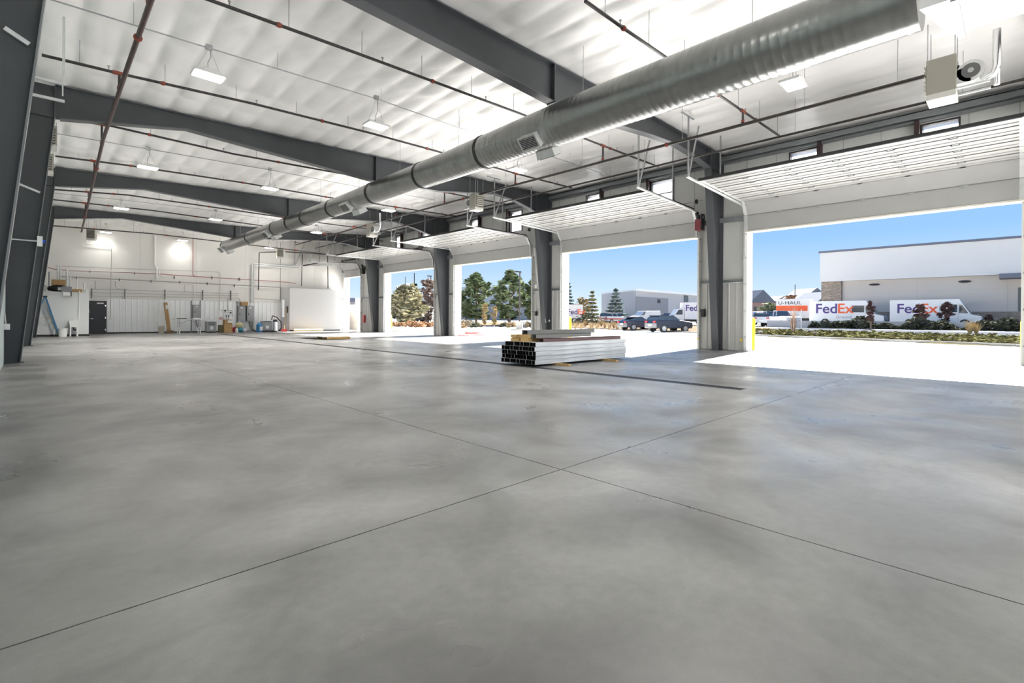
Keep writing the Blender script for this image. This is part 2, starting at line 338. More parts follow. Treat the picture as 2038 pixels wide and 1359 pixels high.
# ================================================================ STEEL FRAMES
FR = {'a': -0.9, 'b': 8.3, 'c': 17.2, 'd': 26.0, 'e': 35.0}
def flange_strip(mb, pts, y, w, t):      # pts: (x,z) polyline, flange of width w (along y), thickness t
    for (xa, za), (xb, zb) in zip(pts[:-1], pts[1:]):
        mb.bar((xa, y, za), (xb, y, zb), t, w, up=(0, 1, 0))
def frame(key, y, sh, words):
    base = (0, y, 0); g = 'tapered steel portal frames'
    r = thing('portal_girder', words, 'steel frame', (9.5, y, 0), g)
    def top(x): return ceil(x, y)-.085
    def dz(x, v): return v                       # absolute undersides come per frame
    lo = LOW[key]
    # rafter web
    xs = [COLL[key][1]+.012, max(.55+sh, COLL[key][1]+.1), 1.8+sh, 3.3+sh, 6.3, 9.4, 12.4, 14.2, 15.6, 16.8, 17.8, 18.45]
    und = [np.interp(x, lo[0], lo[1]) for x in xs]
    w = MB(); poly = [(x, z) for x, z in zip(xs, und)]+[(x, top(x)) for x in xs[::-1]]
    n = len(xs); t = .012
    for i in range(n-1):
        a, b = xs[i], xs[i+1]
        w.add([(a, y-t, und[i]), (b, y-t, und[i+1]), (b, y-t, top(b)), (a, y-t, top(a)), (a, y+t, und[i]), (b, y+t, und[i+1]), (b, y+t, top(b)), (a, y+t, top(a))],
              [(0,1,2,3), (7,6,5,4), (0,4,5,1), (3,2,6,7)])
    wb = w.build('rafter', steel, r)
    f = MB(); flange_strip(f, list(zip(xs[1:], und[1:])), y, .26, .02); flange_strip(f, [(x, top(x)+.01) for x in xs]+[(19.5, top(19.5)+.01)], y, .26, .02)
    f.build('rafter_flange', steel_l, wb)
    s = MB(); s.box(9.38+0, 9.44, y-.13, y+.13, np.interp(9.4, lo[0], lo[1])-.03, top(9.4)); s.build('splice_plate', steel, wb)
    # left column
    bi, ti = COLL[key]; zt = np.interp(.55+sh, lo[0], lo[1])
    c = MB(); xo = -.43+min(sh, 0)
    c.add([(xo, y-t, 0), (bi, y-t, 0), (ti, y-t, zt), (ti, y-t, top(ti)), (xo, y-t, top(xo)), (xo, y+t, 0), (bi, y+t, 0), (ti, y+t, zt), (ti, y+t, top(ti)), (xo, y+t, top(xo))],
          [(0,1,2,3,4), (9,8,7,6,5), (0,5,6,1), (1,6,7,2), (2,7,8,3)])
    cc = c.build('column', steel, r)
    f = MB(); flange_strip(f, [(bi, 0), (ti, zt)], y, .26, .02); flange_strip(f, [(xo, 0), (xo, top(xo))], y, .26, .02); f.build('column_flange', mat('column_edge_grey', (.17, .18, .19), .3), cc)
    f = MB(); f.box(ti-.012, ti+.012, y-.13, y+.13, zt, top(ti)); f.box(xo, ti, y-.11, y+.11, zt-.01, zt+.01); f.build('stiffener', steel, cc); f = MB(); f.box(xo-.02, bi+.06, y-.16, y+.16, 0, .02); f.build('base_plate', steel, cc)
    # right column
    yc = y
    c = MB(); kz = np.interp(18.4, lo[0], lo[1])
    prof = [(19.12, 0), (18.36, kz)]
    c.add([(19.46, yc-t, 0), (19.12, yc-t, 0), (18.36, yc-t, kz), (18.36, yc-t, top(18.3)), (19.46, yc-t, top(19.46)), (19.46, yc+t, 0), (19.12, yc+t, 0), (18.36, yc+t, kz), (18.36, yc+t, top(18.3)), (19.46, yc+t, top(19.46))],
          [(4,3,2,1,0), (5,6,7,8,9), (1,2,7,6), (0,1,6,5), (0,4,9,5)])
    cc = c.build('column', steel, r)
    f = MB(); flange_strip(f, prof, yc, .27, .02); flange_strip(f, [(19.47, 0), (19.47, top(19.47))], yc, .27, .02); f.box(18.33, 18.37, yc-.13, yc+.13, kz, top(18.3)); f.build('column_flange', steel_l, cc)
    f = MB(); f.box(18.4, 19.46, yc-.12, yc+.12, kz-.01, kz+.01); f.build('stiffener', steel, cc); f = MB(); f.box(19.06, 19.485, yc-.17, yc+.17, 0, .02); f.build('base_plate', steel, cc)
LOW = {'a': ([-.3, .4, 3.3, 9.4, 12.4, 14.2, 15.6, 17, 18.5], [6.2, 6.2, 6.9, 6.6, 6.85, 7.1, 7.16, 7.0, 6.6]),
       'b': ([-.3, .4, 3.3, 9.4, 12.36, 14.3, 15.6, 16.9, 18.5], [6.3, 6.3, 6.87, 6.62, 6.84, 7.05, 7.14, 7.10, 6.9]),
       'c': ([-.3, .45, 3.3, 9.4, 12.34, 15.5, 17.2, 18.5], [6.16, 6.16, 6.66, 6.33, 6.5, 6.98, 6.84, 6.46]),
       'd': ([-.3, .7, 3.45, 9.4, 13.5, 15.8, 17.94, 18.5], [6.12, 6.12, 6.52, 6.2, 6.64, 6.86, 6.38, 6.25]),
       'e': ([-.3, .9, 3.6, 9.6, 13.5, 16, 19.4], [6.13, 6.13, 6.57, 6.11, 6.5, 6.7, 6.2])}
COLL = {'a': (-.38, .2), 'b': (-.36, .24), 'c': (-.14, .45), 'd': (.06, .69), 'e': (.27, .92)}
for k, sh, w in (('a', -.2, 'dark grey tapered steel frame behind the camera, ending at the frame of the nearest door'), ('b', -.2, 'nearest dark grey tapered roof beam with its column left of the nearest door opening'),
                 ('c', 0, 'dark grey tapered steel frame, second nearest, its left column with a white handset box'), ('d', .2, 'third nearest dark grey tapered steel frame, beyond two grey heaters'), ('e', .4, 'furthest dark grey tapered steel frame, nearest the back wall')):
    frame(k, FR[k], sh, w)
# ================================================================ OVERHEAD DOORS
hinge_me = None
def profile_section(x0, z0, x1, z1):           # cross-section (x,z) of one panel, inside face = left/below
    return
def door(a, b, lab, xin=15.5, zin=5.72, opener=None):
    r = thing('overhead_door', lab, 'garage door', (19.3, (a+b)/2, 0), 'open overhead doors along the wall'); w0, w1 = a-.04, b+.04
    zb = DH-.03
    path = [(19.40, zb), (19.36, 5.12), (19.02, 5.62)]
    n = 6
    for i in range(1, n+1): path.append((19.02+(xin-19.02)*i/n, 5.62+(zin-5.62)*i/n))
    for i in range(len(path)-1):
        (xa, za), (xb, zb2) = path[i], path[i+1]; d = Vector((xb-xa, 0, zb2-za)); L = d.length; d /= L; nn = Vector((d.z, 0, -d.x))
        if nn.x > 0.3 or nn.z > 0: nn = -nn          # towards the room: -x / down
        def pt(t, h): q = Vector((xa, 0, za))+d*t+nn*h; return (q.x, q.z)
        g = .008
        prof = [pt(g, 0), pt(L-g, 0), pt(L-g, .035), pt(L-.07, .05), pt(L*.62, .05), pt(L*.60, .032), pt(L*.42, .032), pt(L*.40, .05), pt(.07, .05), pt(g, .035)] if i > 1 else \
               [pt(g, 0), pt(L-g, 0), pt(L-g, .045), pt(L-.05, .05), pt(.05, .05), pt(g, .045)]
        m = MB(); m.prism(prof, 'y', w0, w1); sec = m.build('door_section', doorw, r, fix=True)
        if i == 0:
            m = MB(); m.box(19.33, 19.45, w0, w1, zb-.035, zb+.015); m.build('bottom_seal', mat('seal_bar', (.70, .66, .58), .5), r)
        for yy in (w0, w1):                       # steel end caps of the section
            m = MB(); s = 1 if yy == w0 else -1
            q = [pt(g, .0), pt(L-g, .0), pt(L-g, .056), pt(g, .056)]; m.prism(q, 'y', min(yy, yy+s*.10), max(yy, yy+s*.10)); m.build('end_cap', galvl, sec)
    # hinges along each joint
    for i in range(1, len(path)-1):
        (xa, za) = path[i]
        k = 6; off = Vector((-.055, 0, -.01)) if i == 1 else Vector((-.04, 0, -.045)) if i == 2 else Vector((0, 0, -.058))
        for j in range(1, k):
            y = w0+(w1-w0)*j/k
            global hinge_me
            if hinge_me is None:
                m = MB(); m.cbox((0, 0, 0), (.15, .12, .016)); m.tube([(0, -.09, -.014), (0, .09, -.014)], .017, 6); h = m.build('hinge', galv, r, origin=(0, 0, 0)); hinge_me = h.data
            else:
                h = bpy.data.objects.new('hinge', hinge_me); COL.objects.link(h); h.parent = r
            h.location = Vector((xa, y, za))+off-r.location; h.rotation_euler = (0, (PI/2 if i == 1 else -PI/4 if i == 2 else 0), 0)
        m = MB(); m.bar((xa+off.x*.9, w0, za+off.z*.8), (xa+off.x*.9, w1, za+off.z*.8), .026, .026); m.build('joint_line', mat('joint_grey', (.22, .22, .21), .5), r)
    # leading strut and rubber edge
    m = MB(); m.box(xin-.05, xin-.02, w0, w1, zin-.06, zin+.02); m.build('top_seal', rubber, r)
    m = MB(); m.box(xin-.02, xin+.10, w0+.05, w1-.05, zin-.075, zin-.045); m.build('strut', galv, r)
    for yy, s in ((a, -1), (b, 1)):
        yo = yy+s*.075; tr = MB()
        arc = [(19.40, yo, .05), (19.40, yo, 5.0)]+[(19.40-.42*(1-math.cos(t)), yo, 5.0+.50*math.sin(t)) for t in (PI/8, PI/4, 3*PI/8, PI/2)]+[(xin-.75, yo, zin-.06)]
        for p, q in zip(arc[:-1], arc[1:]): tr.bar(p, q, .05, .055, up=(0, 1, 0))
        t = tr.build('track', galvl, r)
        m = MB()
        for z in (.5, 1.5, 2.5, 3.5, 4.4): m.box(19.40, 19.50, yo-.05, yo+.05, z, z+.06)
        m.build('track_bracket', galv, t)
        zt = ceil(xin-.6, yo)-.12; hx = xin-.68
        m = MB(); m.bar((hx, yo, zin-.05), (hx, yo, zt), .045, .045, up=(0, 1, 0)); m.build('hanger', galv, r)
        m = MB(); m.bar((hx+.02, yo, zin-.05), (hx+.75, yo+.02, zt-.1), .04, .04, up=(0, 1, 0)); m.build('hanger_brace', galv, r)
        m = MB(); m.bar((17.2, yo, 5.58), (17.2, yo, ceil(17.2, yo)-.1), .04, .04, up=(0, 1, 0)); m.build('hanger', galv, r)
        m = MB(); m.bar((hx-.45, yo, zt), (hx+.35, yo, zt), .045, .03); m.build('hanger_rail', MATS['girt_grey'], r)
    m = MB(); m.tube([(19.2, a-.3, 5.92), (19.2, b+.3, 5.92)], .016, 8); m.build('torsion_shaft', galv, r)
    for yy in (a-.05, b+.05):
        m = MB(); m.tube([(19.2, yy-.03, 5.92), (19.2, yy+.03, 5.92)], .09, 14); m.build('cable_drum', black, r)
    for q in (.3, .7):
        m = MB(); yy = a+(b-a)*q; m.tube([(19.2, yy-.5, 5.92), (19.2, yy+.5, 5.92)], .045, 10); m.build('torsion_spring', black, r)
door(0.0, 7.26, 'open white sectional door over the nearest opening, at the right edge')
door(9.19, 16.33, 'open white sectional door with a red opener box at its near corner, second nearest')
door(18.48, 25.23, 'open white sectional door in the middle, between second and third pier', xin=15.6, zin=5.62)
door(27.48, 33.89, 'open white sectional door, second furthest, before the white corner room', xin=15.6, zin=5.55)
door(37.72, 40.5, 'open white sectional door beside the white corner room, furthest one', xin=15.9, zin=5.3)
# openers
def opener(loc, lab, m1):
    r = thing('door_opener', lab, 'door opener', loc); x, y, z = loc
    m = MB(); m.box(x-.13, x+.13, y-.12, y+.12, z-.24, z+.20); m.build('housing', m1, r)
    m = MB(); m.box(x-.12, x+.14, y-.16, y-.12, z-.22, z+.40); m.build('control_box', black, r)
    m = MB(); m.box(x-.02, x+.02, y-.166, y-.16, z+.22, z+.34); m.build('label_plate', white, r)
    m = MB(); m.tube([(x-.02, y+.02, z+.2), (x-.02, y+.02, z+.38)], .07, 10); m.ball((x-.02, y+.1, z+.45), .09); m.build('motor', black, r)
opener((19.2, 9.02, 4.98), 'dark red door opener box hanging on the nearest pier', mat('opener_red', (.22, .035, .045), .4))
opener((19.2, 36.9, 4.85), 'black door opener on the furthest pier beside the last door', black)
# ================================================================ SPIRAL DUCT
dr = thing('spiral_duct', 'huge round galvanised spiral air duct running the length of the hall', 'air duct', (9.28, 19, 5.9))
DX = 9.28
_dY = [1.05, 6.5, 8.8, 12, 20.5, 37]; _dR = [.505, .50, .475, .43, .365, .33]
RINGS = [1.05, 10.66, 13.79, 17.0, 20.5, 23.3, 25.2, 27.3, 31.5, 36.6]
def drad(y):
    for i in range(len(RINGS)-1):
        if y <= RINGS[i+1]+1e-6: break
    a, b = RINGS[i], RINGS[i+1]; return np.interp(min(max(y, a), b), _dY, _dR)
def dz_(y):
    r = np.interp(y, _dY, _dR); return 1.2+DX*.5135-.0 - (.505-r)*1.12+.0
galvd = mat('spiral_galvanised', (.29, .295, .29), .30, .88, var=.10, vscale=1.2, stretch=(1, 3, 1))
for i in range(len(RINGS)-1):
    a, b = RINGS[i], RINGS[i+1]; y = a; pts = []
    while y < b-.03:
        for dy_, k in ((0, 1.0), (.006, 1.003), (.024, 1.003), (.030, 1.0)): pts.append((y+dy_, k))
        y += .145
    pts.append((b, 1.0)); n = 56; m = MB()
    P = [( DX, yy, dz_(yy)) for yy, k in pts]; R = [drad(yy)*k for yy, k in pts]
    o = 0
    for (x, yy, z), rr in zip(P, R):
        for k in range(n): t = 2*PI*k/n; m.v.append((x+rr*math.cos(t), yy, z+rr*math.sin(t)))
    for q in range(len(P)-1):
        for k in range(n): c0 = q*n+k; c1 = q*n+(k+1) % n; m.f.append((c0, c0+n, c1+n, c1))
    if i == len(RINGS)-2: m.f.append(tuple((len(P)-1)*n+k for k in range(n)))
    if i == 0: m.f.append(tuple(range(n)))
    sec = m.build('duct_section', galvd, dr); 
    for p in sec.data.polygons: p.use_smooth = len(p.vertices) == 4
    rr = drad(b-.01)+.012; m = MB(); z = dz_(b)
    for y0, y1, q in ((b-.045, b-.015, .012), (b+.015, b+.045, .012)):
        m.tube([(DX, y0, z), (DX, y1, z)], rr+q-.006, 48)
    m.build('joint_band', mat('band_dark', (.06, .06, .06), .4, .6), dr)
def vent(y, side):
    r = float(np.interp(y, _dY, _dR)); z = dz_(y); ang = math.radians(222 if side < 0 else 300); dx, dzz = math.cos(ang), math.sin(ang)
    c = Vector((DX+dx*(r+.12), y, z+dzz*(r+.12))); n = Vector((dx, 0, dzz)); u = Vector((0, 1, 0)); v = n.cross(u)
    m = MB(); vs = []
    for h, w in ((-.22, .26), (.05, .30)):
        for i, j in ((-1,-1),(1,-1),(1,1),(-1,1)): vs.append(c+n*h+u*(i*w)+v*(j*w*.62))
    m.add(vs, [(0,1,2,3),(7,6,5,4),(0,4,5,1),(1,5,6,2),(2,6,7,3),(3,7,4,0)]); b = m.build('vent_boot', galvl, dr)
    m = MB(); e = c+n*.055
    m.add([e+u*(i*.25)+v*(j*.14) for i, j in ((-1,-1),(1,-1),(1,1),(-1,1))]+[e+n*.004+u*(i*.25)+v*(j*.14) for i, j in ((-1,-1),(1,-1),(1,1),(-1,1))], [(0,1,2,3),(7,6,5,4),(0,4,5,1),(1,5,6,2),(2,6,7,3),(3,7,4,0)])
    g = m.build('grille', black, b); m = MB()
    for k in range(7): t = -.12+.04*k; m.bar(tuple(e+n*.012+v*t-u*.25), tuple(e+n*.012+v*t+u*.25), .006, .014)
    m.build('louver', galv, g)
for y in (8.5, 18.6, 27.9, 36.4):
    vent(y, -1); vent(y, 1)
m = MB()
# rectangular plenum at the near end of the duct
pl = thing('duct_plenum', 'pale rectangular duct plenum at the near end of the spiral duct', 'air duct', (10.2, 0, 5.5))
MATS['plenum_white'] = mat('plenum_white', (.82, .83, .82), .35, .1)
m = MB(); m.add([(8.72, 1.0, 5.46), (9.84, .76, 5.46), (9.84, -2.0, 5.46), (8.72, -2.0, 5.46), (8.72, 1.0, 6.5), (9.84, .76, 6.5), (9.84, -2.0, 6.5), (8.72, -2.0, 6.5)],
                [(0,3,2,1),(4,5,6,7),(0,1,5,4),(1,2,6,5),(2,3,7,6),(3,0,4,7)]); m.build('casing', MATS['plenum_white'], pl)
m = MB(); m.box(9.841, 12.0, -2.0, -.04, 5.461, 6.49); m.build('branch_casing', MATS['plenum_white'], pl)
m = MB(); m.box(8.68, 9.9, .60, .68, 5.40, 5.46); m.build('flange', galv, pl); m = MB(); m.box(9.84, 9.92, -2.0, -.02, 5.40, 5.46); m.build('flange', galv, pl)
for i, y in enumerate((3.4, 7.2, 11.9, 15.2, 18.2, 21.8, 26.5, 30.2, 33.5)):
    z = dz_(y); r_ = float(np.interp(y, _dY, _dR)); m = MB(); m.tube([(DX, y, z+r_), (DX, y, ceil(DX, y)-.02)], .006, 5); m.build('hanger_wire', galv, dr)
# ================================================================ FIRE SPRINKLER PIPES
def pipe(name, pts, r, m, lab, cat='pipe', group=None, couplings=(), parts=()):
    t = thing(name, lab, cat, pts[len(pts)//2], group)
    b = MB(); b.tube(pts, r, 10); b.build('pipe_run', m, t, smooth=True)
    A = [Vector(p) for p in pts]; seg = [(A[i+1]-A[i]).length for i in range(len(A)-1)]; T = sum(seg)
    for c in couplings:
        d = c*T; i = 0
        while i < len(seg)-1 and d > seg[i]: d -= seg[i]; i += 1
        dr_ = (A[i+1]-A[i]).normalized(); q = A[i]+dr_*d
        b = MB(); b.tube([q-dr_*.045, q+dr_*.045], r*1.35, 10); b.tube([q-dr_*.012, q+dr_*.012], r*1.6, 10); b.build('coupling', redc, t)
    return t
def hangers(t, spots, r=.008):
    for (x, y, z0) in spots:
        b = MB(); b.tube([(x, y, z0), (x, y, ceil(x, y)-.03)], r, 5); b.build('hanger_rod', galv, t)
BR = [(5.42, [(1155, 0), (1235, 55), (1315, 108), (1420, 180), (1545, 262)], 'black sprinkler pipe nearest the camera, crossing above the heater mains'),
      (10.1, [(300, -28), (380, 0), (700, 110), (1035, 228), (1153, 272), (1305, 327)], 'black sprinkler pipe crossing just beyond the nearest roof beam'),
      (14.4, [(75, 124), (228, 158), (500, 215), (735, 270), (890, 310), (1029, 347), (1134, 372)], 'black sprinkler pipe with a capped orange left end, below the front lights'),
      (19.2, [(110, 249), (210, 262), (460, 315), (640, 345), (845, 378), (1005, 407)], 'black sprinkler pipe just beyond the second roof beam'),
      (23.6, [(105, 325), (250, 341), (480, 372), (660, 400), (750, 411), (904, 432)], 'black sprinkler pipe passing under the middle row of lights'),
      (28.4, [(100, 391), (250, 400), (440, 424), (640, 450), (800, 468)], 'black sprinkler pipe just beyond the third roof beam'),
      (32.6, [(98, 411), (300, 430), (560, 462), (760, 484)], 'black sprinkler pipe passing under the far row of lights'),
      (37.6, [(97, 463), (300, 476), (560, 502), (650, 512)], 'furthest black sprinkler pipe, in front of the back wall')]
for Y, px, lab in BR:
    a = onY(*px[0], Y); b = onY(*px[-1], Y); q = [onY(*p, Y) for p in px]
    t = pipe('sprinkler_pipe', q, .032, blackpipe, lab, group='sprinkler branch pipes', couplings=(.12, .34, .55, .8))
    x0, x1 = q[0][0], q[-1][0]; X = [p[0] for p in q]; Zs = [p[2] for p in q]; sp = []; x = x0+.6
    while x < x1: sp.append((x, Y, float(np.interp(x, X, Zs)))); x += 1.55
    hangers(t, sp)
    for x in np.arange(x0+1.1, x1, 3.1):
        z = float(np.interp(x, X, Zs)); b_ = MB(); b_.tube([(x, Y, z), (x, Y, z+.10)], .012, 6); b_.tube([(x, Y, z+.10), (x, Y, z+.115)], .03, 8); b_.build('sprinkler_head', galv, t)
lm = [onZ(330, -90, 6.3), onZ(295, 0, 6.3), onZ(248, 140, 6.3), onZ(200, 290, 6.25), onZ(176, 400, 6.15), (2.22, 39.0, 6.1)]
lmain = pipe('sprinkler_main', lm, .045, mat('rusty_pipe', (.06, .03, .025), .5, var=.3, vscale=5), 'long dark sprinkler main running down the left side of the roof', couplings=(.1, .45, .8))
for Y, px, _ in BR[1:7]:
    X = [p[0] for p in lm]; Ys = [p[1] for p in lm]; x = float(np.interp(Y, Ys, X)); z0 = float(np.interp(Y, Ys, [p[2] for p in lm])); q = [onY(*p, Y) for p in px]
    z1 = float(np.interp(x, [p[0] for p in q], [p[2] for p in q]))
    b = MB(); b.tube([(x, Y, z0+.02), (x, Y, z1-.03)], .028, 8); rs = b.build('riser', blackpipe, lmain)
    b = MB(); b.tube([(x-.12, Y, z1), (x+.12, Y, z1)], .048, 8); b.build('tee_fitting', redc, rs); b = MB(); b.tube([(x, Y, z0+.04), (x, Y, z0+.12)], .045, 8); b.build('coupling', redc, rs)
m1 = pipe('sprinkler_main', [(14.15, .95, 6.6), (14.15, 8, 6.6), (14.2, 17, 6.62), (14.3, 26, 6.62), (14.5, 38.5, 6.6)], .045, blackpipe, 'long black main pipe on the door side, with red tees, left of the thinner main', couplings=(.004, .18, .45, .7))
hangers(m1, [(14.15, y, 6.6) for y in (2.0, 3.9, 7.2, 11.0, 15.0, 20, 24.5, 29, 33)])
for Y, px, _ in BR:
    q = [onY(*p, Y) for p in px]; z1 = float(np.interp(14.15, [p[0] for p in q], [p[2] for p in q])); 
    if q[-1][0] < 14.2: z1 = q[-1][2]
    x = min(14.15, q[-1][0]-.05)
    b = MB(); b.tube([(x, Y, 6.62), (x, Y, max(z1, 6.75))], .030, 8); rs = b.build('riser', blackpipe, m1)
    b = MB(); b.tube([(x-.12, Y, z1), (x+.12, Y, z1)], .048, 8); b.build('tee_fitting', redc, rs); b = MB(); b.tube([(x, Y, 6.66), (x, Y, 6.72)], .045, 8); b.build('coupling', redc, rs)
m2 = pipe('gas_pipe', [(15.85, -3, 6.6), (15.85, 12, 6.6), (15.9, 26, 6.6), (16.0, 38.5, 6.5)], .032, blackpipe, 'thin black pipe on the door side, right of the main with red tees', couplings=())
hangers(m2, [(15.85, y, 6.6) for y in (1.0, 4.6, 9.5, 13.8, 18.8, 23, 28, 33)])
# ================================================================ HIGH-BAY LIGHTS
def conduit(Y, px, lab):
    q = [onY(*p, Y) for p in px]; t = thing('conduit', lab, 'conduit', q[0], 'lighting conduits under the roof'); b = MB(); b.tube(q, .014, 6); b.build('conduit_run', galv, t)
    X = [p[0] for p in q]; Zs = [p[2] for p in q]; hangers(t, [(x, Y, float(np.interp(x, X, Zs))) for x in np.arange(q[0][0]+1.2, q[-1][0], 2.7)], .006)
    return lambda x: float(np.interp(x, X, Zs))
C1 = conduit(12.2, [(90, 13), (400, 103), (740, 200), (905, 255), (1060, 300), (1220, 350)], 'thin grey conduit carrying the front row of lights')
C2 = conduit(21.25, [(108, 280), (290, 308), (535, 346), (700, 375), (860, 400)], 'thin grey conduit carrying the middle row of lights')
C3 = conduit(30.35, [(100, 398), (238, 410), (390, 425), (627, 455), (700, 463)], 'thin grey conduit carrying the far row of lights')
def light(x, y, z, zc, lab):
    r = thing('high_bay_light', lab, 'ceiling light', (x, y, z), 'LED high-bay lights hung under the roof')
    m = MB(); m.box(x-.30, x+.30, y-.20, y+.20, z+.02, z+.075); m.box(x-.12, x+.12, y-.2, y+.2, z+.075, z+.12); m.build('housing', mat('lamp_housing', (.70, .70, .69), .4), r)
    m = MB(); m.box(x-.27, x+.27, y-.175, y+.175, z+.005, z+.02); m.build('diffuser', lamp, r)
    m = MB(); m.tube([(x, y, z+.1), (x-.02, y, z+.3), (x+.04, y, z+.45), (x+.02, y, zc)], .008, 5); m.build('power_cord', greyp, r)
    for s in (-1, 1): m = MB(); m.tube([(x+s*.25, y, z+.07), (x, y, zc)], .004, 4); m.build('hanging_wire', galv, r)
    m = MB(); m.box(x-.06, x+.06, y-.04, y+.04, zc-.05, zc+.05); m.build('junction_box', galv, r)
    l = bpy.data.lights.new('lamp_light', 'AREA'); l.shape = 'RECTANGLE'; l.size = .54; l.size_y = .35; l.energy = LAMP_W*(.13 if y > 36 else 2.1 if y > 15 else .85); l.spread = 2.1; l.color = (1, .97, .91)
    lo = bpy.data.objects.new('lamp_light', l); COL.objects.link(lo); lo.parent = r; lo.location = (0, 0, -.01)
LX = ['left', 'middle', 'right']
for row, (y, px, cf) in enumerate([(3.3, [None, None, (1571, 162)], None), (12.2, [(408, 163), (743, 257), (1026, 340)], C1), (21.2, [(290, 346), (533, 384), (770, 424)], C2), (30.3, [(238, 428), (426, 447), (627, 470)], C3), (39.0, [(208, 474), (361, 488), (533, 500)], None), (-5.5, [None]*3, None)]):
    for c, p in enumerate(px):
        if p: q = onZ(*p, 6.3)
        else: q = ((2.8, 7.2, 12.0)[c], y, 6.3)
        rn = ['row over the camera, nearest the roof duct end', 'front row, before the second roof beam', 'second row, between the second and third roof beams', 'third row, before the furthest roof beam', 'last row, in front of the back wall', 'row behind the camera'][row]
        light(q[0], q[1], 6.3 if row < 4 else 6.25, (cf(q[0]) if cf else ceil(q[0], q[1])-.045), '%s high-bay light of the %s' % (LX[c], rn))
# ================================================================ UNIT HEATERS
def heater(name, c, rot, lab, flue='straight', s=1.0, low=False):
    r = thing(name, lab, 'heater', (0, 0, 0), 'gas unit heaters hung under the roof')
    m = MB(); m.box(-.28, .28, -.24, .24, -.32, .42); cs = m.build('casing', beige, r)
    m = MB(); m.box(-.28, .28, -.24, .24, -.44, -.321); m.build('lower_panel', mat('heater_pan', (.60, .59, .55), .5), r)
    m = MB(); m.box(-.23, .23, .241, .25, -.26, .34); g = m.build('outlet', black, cs)
    for k in range(6): z = -.22+.1*k; m = MB(); m.add([(-.22, .25, z), (.22, .25, z), (.22, .29, z+.045), (-.22, .29, z+.045), (-.22, .25, z+.012), (.22, .25, z+.012), (.22, .29, z+.057), (-.22, .29, z+.057)], [(3,2,1,0),(4,5,6,7),(0,1,5,4),(1,2,6,5),(2,3,7,6),(3,0,4,7)]); m.build('louver', beige, g)
    m = MB(); m.tube([(-.17, -.46, .02), (.17, -.46, .02)], .22, 24); m.box(-.17, .17, -.46, -.24, -.20, .10); bl = m.build('blower_scroll', galvl, r)
    for sg in (-1, 1): m = MB(); m.tube([(sg*.171, -.46, .02), (sg*.185, -.46, .02)], .15, 20); m.build('blower_inlet', mat('inlet_dark', (.12, .12, .12), .5), bl)
    m = MB(); m.tube([(-.20, -.46, .02), (-.165, -.46, .02)], .05, 12); m.build('fan_hub', galv, bl)
    for sg in (-.22, .22): m = MB(); m.bar((sg, -.75, -.30), (sg, .26, -.30), .04); m.build('support_rail', galvl, r)
    h = 7.5-c[2]
    if flue == 'straight':
        m = MB(); m.tube([(-.08, -.62, -.22), (-.08, -.80, -.14), (-.08, -.84, .02), (-.08, -.84, .75)], .065, 12); m.build('flue_pipe', chrome, r, smooth=True)
        m = MB(); m.tube([(.14, -.84, -.3), (.14, -.84, .75)], .05, 12); m.build('intake_pipe', chrome, r, smooth=True)
    elif flue == 'elbow':
        m = MB(); m.tube([(0, -.5, -.12), (0, -.85, -.12), (0, -1.05, .1), (0, -1.1, .5), (0, -1.05, 1.0)], .075, 12); m.build('flue_pipe', chrome, r, smooth=True)
    for sx_, sy_ in ((-.26, -.22), (.26, -.22), (-.26, .22), (.26, .22)):
        m = MB(); m.tube([(sx_, sy_, .42), (sx_, sy_, (ceil(c[0], c[1])-c[2])/s-.05)], .010, 5); m.build('hanger_rod', galv, r)
    r.location = c; r.rotation_euler = (0, 0, rot); r.scale = (s, s, s); return r
heater('unit_heater', (14.1, 1.22, 6.37), 0, 'large beige heater with a round blower at the top right corner')
heater('unit_heater', (14.2, 16.9, 6.3), PI, 'beige heater with black louvres above the middle door', flue=None, s=.85)
heater('unit_heater', (14.0, 25.9, 6.12), 0, 'beige heater with a shiny bent flue, beside the second furthest light row', flue='elbow', s=.85)
heater('unit_heater', (2.65, 38.6, 5.93), PI-.35, 'grey heater with dark louvres high on the back wall, left end', flue=None, s=.72)
heater('unit_heater', (13.5, 38.9, 5.88), PI-.2, 'grey heater with dark louvres high on the back wall, beside the duct end', flue=None, s=.80)
heater('unit_heater', (.36, 20.5, onY(107, 291, 20.5)[2]), PI, 'upper of two beige heaters stacked along the left wall', flue=None, s=.8)
heater('unit_heater', (.36, 23.3, onY(101, 343, 23.3)[2]), PI, 'lower of two beige heaters stacked along the left wall', flue=None, s=.8)
# ================================================================ GROUND OUTSIDE
LOT = [(-30, -60), (33, -60), (33.0, -40), (33.4, -10), (34.0, .2), (35.7, 6.1), (38, 14), (41.2, 19.4), (43, 26), (46.5, 36), (47.5, 46), (43, 59), (30, 62), (19.85, 62), (19.85, -10.3), (-30, -10.3)]
def inside(x, y):
    c = False; n = len(LOT)
    for i in range(n):
        (xa, ya), (xb, yb) = LOT[i], LOT[i-1]
        if (ya > y) != (yb > y) and x < (xb-xa)*(y-ya)/(yb-ya)+xa: c = not c
    return c
def dist(x, y):
    d = 1e9; n = len(LOT)
    for i in range(n):
        (xa, ya), (xb, yb) = LOT[i], LOT[i-1]; dx, dy = xb-xa, yb-ya; t = max(0, min(1, ((x-xa)*dx+(y-ya)*dy)/(dx*dx+dy*dy))); d = min(d, math.hypot(x-xa-t*dx, y-ya-t*dy))
    return d
def gz(x, y):                                     # ground height
    if x < 19.9 or inside(x, y): return 0.0
    d = dist(x, y); return float(np.interp(d, [0, .01, 5, 8, 18, 40, 120, 300], [0, .10, .34, .38, .42, .62, 1.0, 1.4]))
